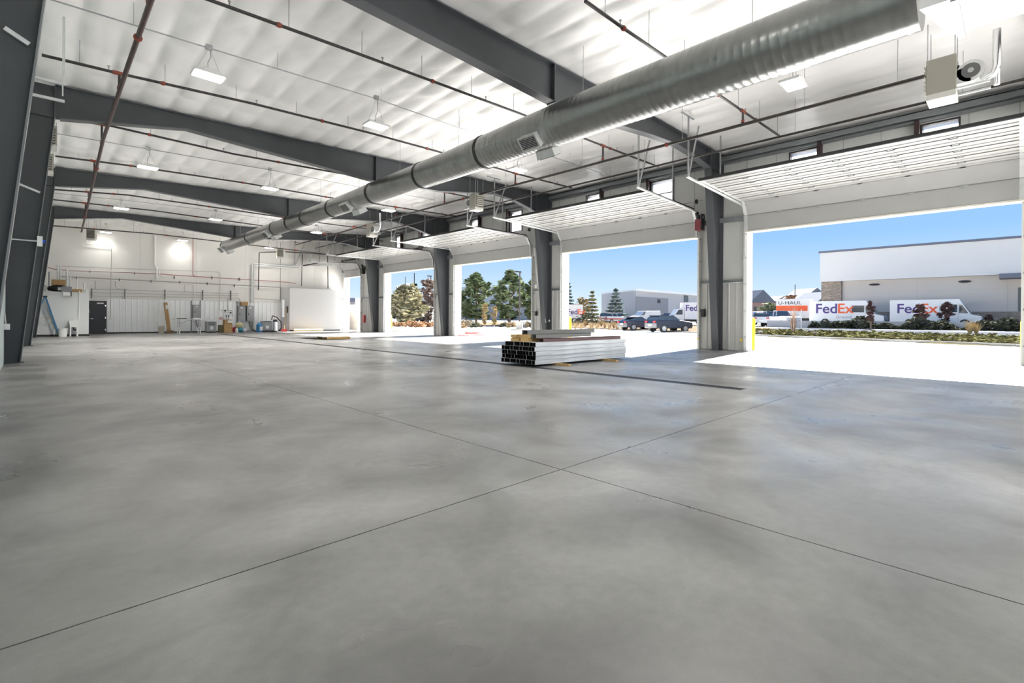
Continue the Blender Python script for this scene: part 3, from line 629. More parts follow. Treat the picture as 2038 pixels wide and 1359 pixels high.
pv = MB(); pv.v = [(x, y, 0.0) for x, y in LOT]+[(x, y, -.2) for x, y in LOT]; n = len(LOT); pv.f = [tuple(range(n))]+[(i, n+i, n+(i+1) % n, (i+1) % n) for i in range(n)]
struct('pavement', pv, mat('light_concrete', (.70, .69, .66), .8, spec=0.0, var=.05, vscale=.6))
cb = MB()
for a, b in zip(LOT[1:12], LOT[2:13]): cb.bar((a[0], a[1], .06), (b[0], b[1], .06), .16, .14)
struct('kerb', cb, mat('kerb_concrete', (.22, .218, .21), .8, spec=0.0))
cells = {}
gx = sorted(set(list(np.arange(19.85, 70, 1.5))+list(np.arange(70, 330, 8)))); gy = sorted(set(list(np.arange(-60, 90, 1.5))+list(np.arange(90, 420, 10))+list(np.arange(-160, -60, 10))))
HZ = {}
for i in range(len(gx)-1):
    for j in range(len(gy)-1):
        x0, x1, y0, y1 = gx[i], gx[i+1], gy[j], gy[j+1]
        ins = [inside(x, y) for x, y in ((x0, y0), (x1, y0), (x1, y1), (x0, y1))]
        if all(ins): continue
        cx, cy = (x0+x1)/2, (y0+y1)/2; d = dist(cx, cy)
        if cy < 17 and 4.2 < d < 16: k = 'street'
        elif cy < 17 and d <= 4.2: k = 'verge_ground'
        elif d < 13 and cy >= 17: k = 'mulch_bed'
        elif cx > 150 or cy > 130: k = 'dry_field'
        else: k = 'far_pavement'
        def h(x, y):
            q = (x, y)
            if q not in HZ: HZ[q] = gz(x, y) if not inside(x, y) else -.02
            return HZ[q]
        cells.setdefault(k, MB()).add([(x0, y0, h(x0, y0)-.01), (x1, y0, h(x1, y0)-.01), (x1, y1, h(x1, y1)-.01), (x0, y1, h(x0, y1)-.01)], [(0,1,2,3)])
GM = {'street': mat('street_concrete', (.052, .056, .065), .8, spec=0.0, var=.05), 'verge_ground': mat('dry_grass_ground', (.055, .05, .03), .95, spec=0.0, var=.35, vscale=1.5), 'mulch_bed': mat('tan_mulch', (.12, .082, .057), .95, spec=0.0, var=.25, vscale=1.2),
      'dry_field': mat('dry_field', (.13, .10, .08), .95, spec=0.0, var=.15, vscale=.1), 'far_pavement': mat('far_concrete', (.13, .13, .128), .85, spec=0.0, var=.06, vscale=.2)}
for k, mb in cells.items(): struct(k, mb, GM[k])
# ---------------------------------------------------------------- plants
def leaves(mb_v, mb_f, pts, size, rng, flat=.5, aspect=1.0):
    n = len(pts); a = rng.uniform(0, 2*PI, n); t = rng.uniform(-1, 1, n)*PI/2*flat+PI/2*(1-flat)*rng.choice([0, 1], n)
    ux = np.stack([np.cos(a), np.sin(a), np.zeros(n)], 1); w = np.stack([-np.sin(a)*np.cos(t), np.cos(a)*np.cos(t), np.sin(t)], 1)
    s = (size*rng.uniform(.6, 1.3, n))[:, None]; p = np.asarray(pts); o = len(mb_v)
    q = np.stack([p-ux*s-w*s*.3*aspect, p+ux*s*.2-w*s*.55*aspect, p+ux*s+w*s*.3*aspect, p-ux*s*.2+w*s*.55*aspect], 1).reshape(-1, 3)
    mb_v += [tuple(x) for x in q.tolist()]; mb_f += [(o+4*i, o+4*i+1, o+4*i+2, o+4*i+3) for i in range(n)]
def fmat(name, c): return mat(name, c, .8, var=.45, vscale=1.6, spec=0.0)
def tree(name, base, h, r, shape, m, lab, cat='tree', n=1600, leaf=.22, trunk=True, seed=1, group=None, tr_h=.18, bare=False):
    rng = np.random.RandomState(seed); x, y, z = base; R = thing(name, lab, cat, base, group); v, f = [], []
    if shape == 'cone':
        layers = max(8, int(h/.55)); P = []
        for k in range(layers):
            t = k/(layers-1); zz = h*(.06+.92*t); rr = r*(1-t)**.85+.05; nb = max(5, int(16*(1-t)+5)); off = rng.uniform(0, 6.28)
            for b in range(nb):
                a = off+2*PI*b/nb+rng.uniform(-.15, .15); L = rr*rng.uniform(.8, 1.12); m_ = max(4, int(n/(layers*nb)*1.6*(1-t*.5)))
                s = rng.uniform(.12, 1, m_)**.7; P += [(math.cos(a)*L*q+rng.normal(0, .09*r*.5), math.sin(a)*L*q+rng.normal(0, .09*r*.5), zz-.25*L*q+.12*L*q*q*2+rng.normal(0, .06)) for q in s]
        P = np.array(P)
    else:
        nc = {'round': 60, 'oval': 40, 'open': 70, 'pine': 85}[shape]; C = []
        for k in range(nc):
            u = rng.uniform(0, 1); a = rng.uniform(0, 2*PI)
            if shape == 'pine': zz = h*(.15+.85*u); rr = r*(.35+.75*math.sin(PI*min(1, .18+u*.82)))*rng.uniform(.35, .95)*(1 if u < .85 else .45)
            else: zz = h*(tr_h+(1-tr_h)*(.08+.87*u)); rr = r*math.sin(PI*(.12+.80*u))**.8*rng.uniform(.2, .85)
            C.append((math.cos(a)*rr, math.sin(a)*rr, zz, rng.uniform(.16, .34)*r*(.85 if shape == 'pine' else 1)))
        C = np.array(C); ci = rng.randint(0, nc, n); d = rng.normal(0, 1, (n, 3)); d /= np.linalg.norm(d, axis=1)[:, None]; d *= rng.uniform(.35, 1.05, n)[:, None]
        P = C[ci, :3]+d*C[ci, 3:4]*np.array([1, 1, .8])
        P = P[P[:, 2] > .02]
    if not bare or True:
        leaves(v, f, P, leaf, rng); me = MB(); me.v = [(a+x, b+y, max(c, .02)+z) for a, b, c in v]; me.f = f
        me.build('foliage', m, R)
    if trunk:
        mb = MB(); tr = r*.05+.04; bk = mat('bark', (.16, .12, .09), .9, var=.3, vscale=8); mb.tube([(x, y, z), (x+.03*r, y, z+h*.35), (x, y, z+h*.8)], [tr*1.2, tr*.9, tr*.25], 8)
        if shape in ('round', 'open', 'oval', 'pine'):
            for k in range(16 if shape == 'open' else 9):
                a = rng.uniform(0, 6.28); z0 = z+h*rng.uniform(tr_h*.6, .6); e = r*rng.uniform(.5, .95); mb.tube([(x, y, z0), (x+math.cos(a)*e*.5, y+math.sin(a)*e*.5, z0+h*.10), (x+math.cos(a)*e, y+math.sin(a)*e, z0+h*rng.uniform(.16, .3))], [tr*.5, tr*.3, tr*.08], 5)
        mb.build('trunk', bk, R)
    return R
def place(u, vb, d):                        # ground point at a pixel column and depth
    p = atD(u, vb, d); return (p[0], p[1], gz(p[0], p[1]))
def hpx(d, px): return px*d/FPX
gc, gs, gd = fmat('pine_green', (.13, .16, .085)), fmat('spruce_blue', (.17, .21, .19)), fmat('dark_conifer', (.05, .075, .045))
gy_, gb, gp = fmat('olive_yellow_leaves', (.27, .25, .155)), fmat('golden_leaves', (.30, .23, .12)), fmat('bare_twig_pink', (.27, .20, .165))
ga, gr, gt_ = fmat('orange_autumn', (.32, .19, .11)), fmat('maroon_leaves', (.14, .085, .08)), fmat('dry_grass_tan', (.24, .18, .105))
gsh = fmat('shrub_grey_green', (.075, .078, .055))
T = [('olive_tree', 808, 66, 645, 572, 42, 'round', gy_, 'wide pale olive-yellow tree filling the second furthest opening', 3600, .34),
     ('bare_tree', 852, 72, 642, 556, 24, 'open', gp, 'bare pinkish twiggy tree beside the olive-yellow one, half behind the pier', 1800, .26),
     ('pine_tree', 890, 74, 640, 548, 24, 'pine', gp, 'sparse pinkish tree just left of the dark pines', 1800, .28),
     ('conifer', 826, 82, 640, 568, 9, 'cone', gd, 'narrow dark conifer tip behind the olive-yellow tree', 900, .3),
     ('pine_tree', 948, 72, 641, 549, 33, 'pine', gc, 'bushy dark green pine behind the two golden columnar shrubs', 3600, .34),
     ('pine_tree', 1014, 70, 641, 540, 34, 'pine', gc, 'tall open green pine behind the parking-lot lamp post', 3600, .34),
     ('pine_tree', 1062, 72, 641, 556, 24, 'pine', gc, 'dark green pine half hidden by the third pier from the back', 2400, .34),
     ('spruce_tree', 1130, 88, 634, 562, 20, 'cone', gs, 'tall dark blue spruce directly right of the second nearest pier', 2200, .3),
     ('bare_tree', 1160, 90, 636, 590, 22, 'open', gb, 'bare golden-tipped tree left of the brown-topped conifer', 900, .24),
     ('conifer', 1178, 84, 632, 578, 17, 'cone', fmat('brown_green', (.24, .22, .12)), 'brownish green conifer left of the big blue spruce', 1500, .28),
     ('spruce_tree', 1225, 82, 622, 573, 23, 'cone', gs, 'big blue spruce in front of the grey metal building', 2800, .28),
     ('autumn_tree', 1574, 80, 628, 577, 20, 'open', ga, 'pale orange autumn tree left of the moving truck', 1500, .3),
     ('maroon_tree', 1733, 45.5, 641, 587, 9.5, 'oval', gr, 'small maroon tree in front of the nose of the left delivery van', 1300, .13),
     ('maroon_tree', 1831, 45.5, 641, 592, 13, 'oval', gr, 'small maroon tree covering the letter d of the right delivery van', 1500, .13),
     ('maroon_tree', 1882, 45.5, 641, 586, 14, 'oval', gr, 'tallest maroon tree, before the cab door of the right delivery van', 1700, .13),
     ('maroon_tree', 1968, 46, 642, 610, 7, 'oval', gr, 'smallest maroon tree, right of the right delivery van', 700, .12),
     ('shade_tree', 792, 95, 640, 590, 26, 'round', fmat('grey_green', (.22, .25, .17)), 'grey green tree behind the left side of the olive-yellow tree', 1500, .34),
     ('shade_tree', 1530, 120, 622, 596, 22, 'round', fmat('sage_green', (.25, .27, .17)), 'distant sage green tree between the houses', 1000, .5),
     ('columnar_shrub', 965, 62, 645, 601, 7.2, 'oval', gb, 'left of two golden columnar shrubs by the island', 1300, .14),
     ('columnar_shrub', 983.5, 62, 645, 607, 7.2, 'oval', gb, 'right of two golden columnar shrubs by the island', 1300, .14)]
for i, (nm, u, d, vb, vt, rp_, shp, m, lab, n, lf) in enumerate(T):
    b = place(u, vb, d); hh = max(1.0, atD(u, vt, d)[2]-b[2]); tree(nm, b, hh, hpx(d, rp_)*1.02, shp, m, lab, n=n, leaf=lf, seed=i+3, trunk=True, cat='shrub' if 'shrub' in nm else 'tree', tr_h=.22 if nm == 'maroon_tree' else .05)
def shrub(name, base, h, r, m, lab, group, n=260, leaf=.09, seed=1, cat='shrub'):
    rng = np.random.RandomState(seed); v, f = [], []; d = rng.normal(0, 1, (n, 3)); d /= np.linalg.norm(d, axis=1)[:, None]; d[:, 2] = np.abs(d[:, 2]); d *= rng.uniform(.6, 1, n)[:, None]
    P = d*np.array([r, r, h]); leaves(v, f, P, leaf, rng, aspect=1.2); mb = MB(); x, y, z = base; mb.v = [(a+x, b+y, max(c, .01)+z) for a, b, c in v]; mb.f = f
    return solo(name, mb, m, lab, cat, group)
def tuft(name, base, h, r, m, lab, group, n=90, seed=1):
    rng = np.random.RandomState(seed); mb = MB(); x, y, z = base
    for k in range(n):
        a = rng.uniform(0, 6.28); e = r*rng.uniform(.2, 1); hh = h*rng.uniform(.6, 1); w = .03
        mb.add([(x+math.cos(a)*.05-w*math.sin(a), y+math.sin(a)*.05+w*math.cos(a), z), (x+math.cos(a)*.05+w*math.sin(a), y+math.sin(a)*.05-w*math.cos(a), z), (x+math.cos(a)*e, y+math.sin(a)*e, z+hh)], [(0,1,2)])
    return solo(name, mb, m, lab, 'grass clump', group)
k = 0
for u, v, d in ((1135, 648, 56), (1146, 650, 54), (1157, 652, 52), (1165, 646, 60), (1177, 650, 55), (1189, 651, 53), (1197, 646, 60), (1204, 650, 55), (1213, 652, 52), (1222, 650, 54), (1229, 652, 52), (1236, 648, 55), (1243, 645, 58), (1252, 646, 60)):
    k += 1; tuft('ornamental_grass', place(u, v, d), .95, .55, gt_, 'dry tan ornamental grass clump in the bed left of the parked dark hatchback', 'ornamental grass clumps in the mulch bed', seed=k)
for u, v, d, s in ((912, 640, 60, 1.2), (925, 641, 60, 1.4), (940, 640, 62, 1.2), (948, 643, 58, .9), (918, 645, 56, .8), (1049, 642, 60, 1.1), (1058, 641, 60, 1.0), (900, 643, 58, 1.0), (1020, 643, 60, 1.0), (1005, 643, 61, .9)):
    k += 1; shrub('rounded_shrub', place(u, v, d), .75*s, .85*s, gt_ if k % 3 else gsh, 'low rounded tan shrub in the bed below the pines', 'rounded shrubs in the bed below the pines', seed=k, leaf=.12)
for u, v, d, s in ((782, 645, 60, .9), (800, 646, 60, .8), (818, 647, 58, 1.2), (828, 645, 58, 1.1), (843, 646, 58, 1.0), (860, 646, 58, .9), (835, 648, 56, .9)):
    k += 1; shrub('dry_shrub', place(u, v, d), .7*s, .8*s, ga, 'low orange-tan dry shrub under the olive-yellow tree', 'dry shrubs under the olive tree', seed=k, leaf=.12)
b_ = place(1170, 634, 66); shrub('dark_shrub', b_, 1.6, 2.2, gsh, 'dark rounded shrub left of the red and white wagon', None, n=500, leaf=.18)
rng = np.random.RandomState(5)
vg = MB(); v_, f_ = [], []; P = []
for i in range(9000):
    yy = rng.uniform(-9, 19); xl = np.interp(yy, [p[1] for p in LOT[1:8]], [p[0] for p in LOT[1:8]]); xx = xl+.3+rng.uniform(0, 4.6); P.append((xx, yy, gz(xx, yy)+rng.uniform(0, .16)))
leaves(v_, f_, np.array(P), .13, rng); vg.v = v_; vg.f = f_
tag(vg.build('verge_grass', fmat('olive_grass', (.105, .10, .045)), origin=(0,0,0)), 'patchy olive and dry grass on the roadside verge beyond the pavement', 'grass', kind='stuff')
for i in range(28):
    yy = rng.uniform(-6, 17); xl = np.interp(yy, [p[1] for p in LOT[1:8]], [p[0] for p in LOT[1:8]]); xx = xl+.5+rng.uniform(0, 4.0); s = rng.uniform(.08, .28); mb = MB(); mb.ball((xx, yy, gz(xx, yy)+s*.3), s*1.3, s, s*.7, 7, 5)
    solo('boulder', mb, mat('pale_rock', (.16, .155, .14), .9, spec=0.0, var=.15), 'small pale landscape rock on the grassy verge', 'rock', 'landscape rocks on the grassy verge')
for i, (u, v, d, h) in enumerate(((1579, 655, 36, 2.2), (1931, 655, 33, 1.1), (1943, 653, 33, .9))):
    tuft('dry_weed', place(u, v, d), h, .5, gb if i else gp, ['tall wispy bare weed on the verge, below the moving truck', 'left of two tan dry weeds on the verge at the right', 'right of two tan dry weeds on the verge at the right'][i], None, n=60, seed=i)
# ---------------------------------------------------------------- large delivery building across the street
XF = 70.0
B = thing('warehouse_building', 'large white and tan commercial building with dark parapet across the street', 'building', (XF+8, 2, .4))
wa = mat('facade_white', (.60, .585, .56), .6, var=.02, vscale=.3); wt = mat('facade_tan', (.50, .455, .41), .7, var=.03, vscale=.3)
m = MB(); m.box(XF, XF+22, -24, 17.4, 5.92, 9.45); m.build('upper_wall', wa, B)
m = MB(); m.box(XF+.6, XF+21, -24, 17.0, .4, 5.92); m.build('lower_wall', wt, B)
m = MB(); m.box(XF-.15, XF+22.2, -24.2, 17.55, 9.45, 9.68); m.build('parapet', mat('parapet_dark', (.10, .11, .15), .5), B)
stone = mat('ledge_stone', (.27, .215, .17), .9, var=.45, vscale=3, stretch=(1, 1, 3.5), bump=.6, bscale=5)
m = MB(); m.box(XF+.2, XF+1.6, 15.2, 17.3, .4, 5.92); m.build('stone_pier', stone, B)
m = MB(); m.box(XF+.35, XF+.62, -24, 15.2, .4, 2.2); m.build('stone_base', stone, B)
m = MB()
for y in (-6, 1.0, 8.1): m.box(XF+.585, XF+.605, y-.015, y+.015, 2.2, 5.9)
for z in (3.2, 4.5): m.box(XF+.585, XF+.605, -24, 15, z, z+.015)
m.build('wall_joint', mat('wall_joint_grey', (.40, .37, .34), .8), B)
for y in np.arange(-10, 17, 1.2): m.box(XF-.01, XF+.0, y, y+.02, 5.95, 9.4)
for u, v in ((1739, 555), (1919, 546)):
    p = onX(u, v, XF+.5); m = MB(); m.ball((p[0], p[1], p[2]), .25, .55, .13); m.build('wall_lamp', black, B)
m = MB(); m.box(XF-1.6, XF+.7, -4, 1.55, 5.45, 5.90); m.build('canopy', MATS['parapet_dark'], B); m = MB(); m.box(XF+.55, XF+.62, -3.5, .25, .4, 4.6); m.build('door', mat('door_dark_green', (.02, .05, .05), .4), B)
m = MB(); m.box(57.5, 57.9, -18, 19.3, .35, 1.12); RW = solo('retaining_wall', m, mat('block_wall', (.36, .36, .37), .85, var=.05, vscale=1), 'low grey block retaining wall in front of the delivery vans', 'wall')
m = MB(); m.box(57.9, 69, -18, 19.3, .30, .62); struct('van_yard', m, GM['far_pavement'])
for i, (u, rr) in enumerate(((1620, .55), (1643, .8), (1663, .5), (1683, .75))):
    p = onX(u, 640, 56.6); shrub('round_bush', (56.6, p[1], .35), .95*(.7+rr*.3), rr, gsh, '%s of four round bushes along the retaining wall' % ['leftmost', 'second from left', 'third from left', 'rightmost'][i], None, n=420, leaf=.10, seed=i)
h = MB(); rng = np.random.RandomState(9); P = [(56.4+rng.uniform(-.5, .8), y, .36+rng.uniform(0, 1)*(.75+.35*math.sin(y*1.3)+.2*math.sin(y*3.1))) for y in rng.uniform(-12, 13.2, 9000)]; v_, f_ = [], []; leaves(v_, f_, np.array(P), .15, rng); h.v, h.f = v_, f_
tag(h.build('hedge', gsh, origin=(0,0,0)), 'scruffy grey green hedge along the retaining wall below the right delivery van', 'hedge')
# ---------------------------------------------------------------- vehicles
tyre = mat('tyre', (.015, .015, .015), .8); rim = mat('wheel_rim', (.30, .31, .32), .4, .5)
def wheels(R, L, W, r, wb, hub=rim, w=.22):
    for x in (wb[0], wb[1]):
        for sy in (-1, 1):
            m = MB(); y = sy*(W/2-w/2); m.tube([(x, y-w/2, r), (x, y+w/2, r)], r, 20); t = m.build('wheel', tyre, R)
            m = MB(); yy = sy*(W/2+.004); m.tube([(x, yy-.01, r), (x, yy+.01, r)], r*.62, 16); m.build('hub_cap', hub, t)
def finish(R, p, ang): R.location = p; R.rotation_euler = (0, 0, ang)
def tex(s, size, m, parent, org, right, up, bold=.012, sx=1.0, ext=.01):
    r = Vector(right); u = Vector(up); n = r.cross(u); M = Matrix(((r.x, u.x, n.x, org[0]), (r.y, u.y, n.y, org[1]), (r.z, u.z, n.z, org[2]), (0, 0, 0, 1)))
    return text('lettering', s, size, m, parent, M, bold, ext, sx)
purple = mat('logo_purple', (.055, .022, .17), .5); orange = mat('logo_orange', (.82, .10, .015), .5); lgrey = mat('logo_grey', (.25, .26, .29), .5); vwhite = mat('vehicle_white', (.68, .67, .66), .35)
def step_van(p, ang, lab, side=-1, ground=True, L=7.0, H=2.72, W=2.3, ft=1.32, tx=-3.0, word=('Fed', 'Ex')):
    R = thing('delivery_van', lab, 'delivery van', (0,0,0), 'white delivery vans with purple and orange lettering'); h0 = .45
    prof = [(-L/2, h0), (L/2-.05, h0), (L/2, .75), (L/2-.05, 1.05), (L/2-.75, 1.25), (L/2-1.35, 2.25), (L/2-1.6, H), (-L/2+.05, H), (-L/2, H-.1)]
    m = MB(); m.prism(prof, 'y', -W/2, W/2); b = m.build('body', vwhite, R)
    for sy in (-1, 1):
        y = sy*(W/2+.004); m = MB(); m.prism([(L/2-2.9, 1.45), (L/2-1.75, 1.45), (L/2-1.75, 2.2), (L/2-2.9, 2.2)], 'y', y-.004, y+.004); m.build('side_window', glassd, b)
        m = MB(); m.prism([(L/2-1.6, 1.35), (L/2-.95, 1.35), (L/2-1.38, 2.15), (L/2-1.6, 2.2)], 'y', y-.004, y+.004); m.build('side_window', glassd, b)
        m = MB(); m.box(L/2-1.68, L/2-1.66, y-.004, y+.004, .6, 2.35); m.box(L/2-3.05, L/2-3.03, y-.004, y+.004, .6, 2.35); m.build('door_gap', lgrey, b)
    m = MB(); m.prism([(L/2-.72, 1.30), (L/2-.70, 1.30), (L/2-1.30, 2.2), (L/2-1.32, 2.2)], 'y', -W/2+.15, W/2-.15); m.build('windscreen', glassd, b)
    m = MB(); m.box(L/2-.1, L/2+.08, -W/2, W/2, .40, .58); m.build('bumper', greyp, R)
    m = MB(); m.box(-L/2-.08, L/2-.6, -W/2+.1, W/2-.1, .30, h0+.02); m.build('chassis', black, R)
    wheels(R, L, W+.02, .38, (-L/2+1.6, L/2-1.2))
    y = side*(W/2+.012); rt = (1, 0, 0) if side < 0 else (-1, 0, 0); s = 1 if side < 0 else -1
    a = tex(word[0], ft, purple, b, (s*tx, y, 1.38), rt, (0, 0, 1), .045, 1.0); wd_ = max(v.co.x*s for v in a.data.vertices)
    tex(word[1], ft, orange, b, (s*(wd_+.0), y, 1.38), rt, (0, 0, 1), .045, 1.0)
    if ground: tex('Ground', .46, lgrey, b, (s*(tx+2.05), y, .80), rt, (0, 0, 1), .002, 1.0)
    finish(R, p, ang); return R
p = onX(1858, 640, 64.6); step_van((65.7, p[1], .62), -PI/2, 'delivery van standing right of the other, before the stone-based wall', ft=1.35, tx=-2.95, ground=False)
p = onX(1682, 640, 64.6); step_van((65.7, p[1], .62), -PI/2, 'delivery van beside the moving truck, word Ground below the logo', ft=1.52, tx=-2.9)
def box_truck(p, ang, lab, side, L=6.5, H=3.0, logo=1.1, tx=-1.5, z=1.75):
    R = thing('box_truck', lab, 'truck', (0,0,0)); W = 2.3
    m = MB(); m.box(-L/2, L/2-2.0, -W/2, W/2, .75, H); b = m.build('cargo_box', vwhite, R)
    m = MB(); m.prism([(L/2-1.95, .5), (L/2, .5), (L/2, 1.1), (L/2-.7, 1.3), (L/2-1.2, 2.1), (L/2-1.95, 2.15)], 'y', -W/2+.15, W/2-.15); c = m.build('cab', vwhite, R)
    for sy in (-1, 1): m = MB(); y = sy*(W/2-.145); m.prism([(L/2-1.75, 1.35), (L/2-.85, 1.35), (L/2-1.25, 1.95), (L/2-1.75, 1.98)], 'y', y-.01, y+.01); m.build('cab_window', glassd, c)
    m = MB(); m.box(-L/2, L/2-.3, -.5, .5, .45, .75); m.build('chassis', black, R); wheels(R, L, W, .42, (-L/2+1.3, L/2-.9), vwhite, .3)
    y = side*(W/2+.012); rt = (1, 0, 0) if side < 0 else (-1, 0, 0); s = 1 if side < 0 else -1
    a = tex('Fed', logo, purple, b, (s*tx, y, z), rt, (0, 0, 1), .03); wd_ = max(v.co.x*s for v in a.data.vertices); tex('Ex', logo, orange, b, (s*wd_, y, z), rt, (0, 0, 1), .03)
    finish(R, p, ang); return R
p = place(1372, 640, 64); box_truck((p[0], p[1], p[2]), PI/2+.75, 'white box truck with small lettering beside the nearest pier, behind the dark cars', 1, L=5.8, H=2.9, logo=1.05, tx=-.85, z=1.85)
p = place(1118, 640, 78); box_truck((p[0], p[1], p[2]), PI/2+.7, 'white box truck half hidden by the second nearest pier, showing only its tail', 1, L=6.5, H=2.9, logo=1.15, tx=1.0-.2, z=1.4)
def car(name, p, ang, lab, col, kind='suv', L=4.6, W=1.85, H=1.65, cat='car', lower=None):
    R = thing(name, lab, cat, (0,0,0)); r = .35; cm = mat('car_'+col[0], col[1], .22, .0, spec=.7); l = L/2
    K = {'suv': ([(-l+.02, .35), (l-.1, .35), (l, .6), (l-.08, .92), (l-1.15, 1.05), (-l+.12, 1.10), (-l, .8)], [(-l+.15, 1.08), (l-1.25, 1.02), (l-1.95, H-.02), (-l+.75, H), (-l+.35, H-.12)]),
         'hatch': ([(-l+.02, .32), (l-.1, .3), (l, .5), (l-.1, .78), (l-1.2, .93), (-l+.1, 1.0), (-l, .75)], [(-l+.25, .98), (l-1.2, .90), (l-2.0, H-.03), (-l+1.3, H), (-l+.65, H-.2)]),
         'van': ([(-l, .4), (l-.05, .4), (l, .75), (l-.15, 1.05), (l-1.0, 1.25), (l-1.75, 1.95), (-l+.15, 2.05), (-l, 1.9)], [(l-1.65, 1.3), (l-1.05, 1.27), (l-1.70, 1.9), (l-1.9, 1.9)]),
         'pickup': ([(-l, .5), (l-.05, .5), (l, .8), (l-.1, 1.08), (l-1.35, 1.16), (-l, 1.14)], [(-l+2.0, 1.14), (l-1.4, 1.13), (l-2.05, H), (-l+2.35, H)]),
         'wagon': ([(-l, .4), (l-.05, .4), (l, .7), (l-.1, 1.0), (l-1.2, 1.1), (-l, 1.12)], [(-l+.05, 1.1), (l-1.3, 1.08), (l-1.75, H), (-l+.15, H)])}[kind]
    m = MB(); m.prism(K[0], 'y', -W/2, W/2); b = m.build('body', cm, R); bpy_b = b.modifiers.new('edge', 'BEVEL'); bpy_b.width = .06; bpy_b.segments = 2; bpy_b.limit_method = 'ANGLE'
    if kind != 'van':
        P = K[1]; zb = min(q[1] for q in P); m = MB(); n = len(P); vs = []
        for s in (-1, 1): vs += [(x, s*(W/2-.06-(z-zb)*.28), z) for x, z in P]
        m.add(vs, [tuple(range(n))[::-1], tuple(range(n, 2*n))]+[(i, (i+1) % n, n+(i+1) % n, n+i) for i in range(n)]); g = m.build('glasshouse', glassd, b)
        top = [q for q in P if q[1] > H-.3]; m = MB(); xs = [q[0] for q in top]; w = W/2-.06-(H-zb)*.28; m.box(min(xs)+.05, max(xs), -w-.02, w+.02, H-.06, H+.02); m.build('roof', cm, b)
        m = MB()
        xs = [q[0] for q in P]
        for s in (-1, 1):
            for q in (.36, .68): xm = min(xs)+(max(xs)-min(xs))*q; m.bar((xm, s*(W/2-.05), zb), (xm-.05, s*(w+.01), H-.03), .06, .03)
        m.build('pillar', cm, g)
    else:
        for s in (-1, 1): m = MB(); y = s*(W/2+.003); m.prism([(x, z) for x, z in K[1]], 'y', y-.006, y+.006); m.build('side_window', glassd, b)
    for s in (-1, 1):
        zt = .85 if kind in ('hatch',) else .95
        m = MB(); m.box(-l-.02, -l+.10, s*(W/2-.28)-.14, s*(W/2-.28)+.15, zt-.08, zt+.06); m.build('tail_light', mat('tail_red', (.5, .02, .02), .3), b)
        m = MB(); m.box(l-.12, l+.01, s*(W/2-.3)-.16, s*(W/2-.3)+.16, .62, .76); m.build('head_light', chrome, b)
    m = MB(); m.box(-l-.03, -l+.02, -.24, .24, .58, .70); m.build('number_plate', white, b)
    if lower: m = MB(); m.box(-l-.01, l-.3, -W/2-.008, W/2+.008, .62, .84); m.build('lower_band', lower, b)
    wheels(R, L, W+.03, r, (-l+.85, l-.85), rim)
    finish(R, p, ang); return R
navy = ('navy', (.012, .016, .03)); cw = ('white', (.55, .55, .55))
p = onZ(1331, 656, 0); car('suv', p, -.42, 'dark navy sport utility car parked right of the dark hatchback, rear towards us', navy, 'suv', L=4.0, W=1.75, H=1.5)
p = onZ(1270, 654, 0); car('hatchback', (p[0]+.6, p[1]+.3, 0), -.42, 'dark hatchback parked left of the dark sport utility car', navy, 'hatch', L=4.0, W=1.75, H=1.36)
p = place(1222, 640, 74); car('station_wagon', p, -.25, 'old white wagon with a red lower band in front of the big blue spruce', cw, 'wagon', L=4.2, H=1.6, lower=mat('band_red', (.40, .10, .07), .5), cat='car')
p = place(1283, 636, 82); car('cargo_van', p, PI-.35, 'plain white cargo van parked before the grey metal building', cw, 'van', L=5.0, H=2.05, W=2.0, cat='van')
p = place(1330, 636, 90); car('pickup_truck', p, PI-.2, 'white pickup truck between the cargo van and the lettered box truck', cw, 'pickup', L=4.6, H=1.7, cat='truck')
p = place(1507, 640, 58); car('suv', p, .55, 'white car just right of the nearest yellow bollard, red tail light', cw, 'wagon', L=4.2, H=1.5)
p = place(1530, 638, 66); car('pickup_truck', p, -2.2, 'white pickup truck facing us, second vehicle right of the nearest bollard', cw, 'pickup', L=5.0, H=1.8, cat='truck')
p = place(1551, 638, 58.5); car('pickup_truck', p, -2.2, 'white pickup truck facing us, left of the pale orange autumn tree', cw, 'pickup', L=5.0, H=1.8, cat='truck')
p = place(1478+25, 632, 90); car('cargo_van', p, PI-.3, 'white van with a high roof behind the white car at the nearest bollard', cw, 'van', L=5.5, H=2.4, cat='van')
p = place(828, 648, 78); car('hatchback', p, -.3, 'dark car parked behind the trunk of the olive-yellow tree', ('charcoal', (.03, .03, .035)), 'hatch', L=4.2, H=1.4)
# moving truck (rental) left of the delivery vans
R = thing('moving_truck', 'white rental moving truck with an orange band, left of the delivery vans', 'truck', (0,0,0)); W = 2.4
m = MB(); m.box(-2.6, 1.6, -W/2, W/2, .9, 3.4); b = m.build('cargo_box', vwhite, R)
m = MB(); m.box(-2.61, -2.2+3.2, -W/2-.012, -W/2, 1.85, 2.55); m.build('orange_band', orange, b)
tex('U-HAUL', .62, mat('letter_black', (.02, .02, .03), .5), b, (-2.40, -W/2-.02, 2.70), (1, 0, 0), (0, 0, 1), .003, 1.22); 
m = MB(); m.prism([(1.6, .5), (3.3, .5), (3.3, 1.2), (2.7, 1.4), (2.2, 2.2), (1.6, 2.3)], 'y', -W/2+.15, W/2-.15); c = m.build('cab', vwhite, R)
m = MB(); m.prism([(1.8, 1.45), (2.5, 1.45), (2.1, 2.05), (1.8, 2.05)], 'y', -W/2+.12, -W/2+.15); m.build('cab_window', glassd, c)
m = MB(); m.box(-2.6, 3.0, -.5, .5, .45, .9); m.build('chassis', black, R); wheels(R, 5.9, W, .42, (-1.5, 2.5), greyp, .3)
p = place(1590, 640, 66); finish(R, (p[0], p[1], p[2]), -PI/2+.25)
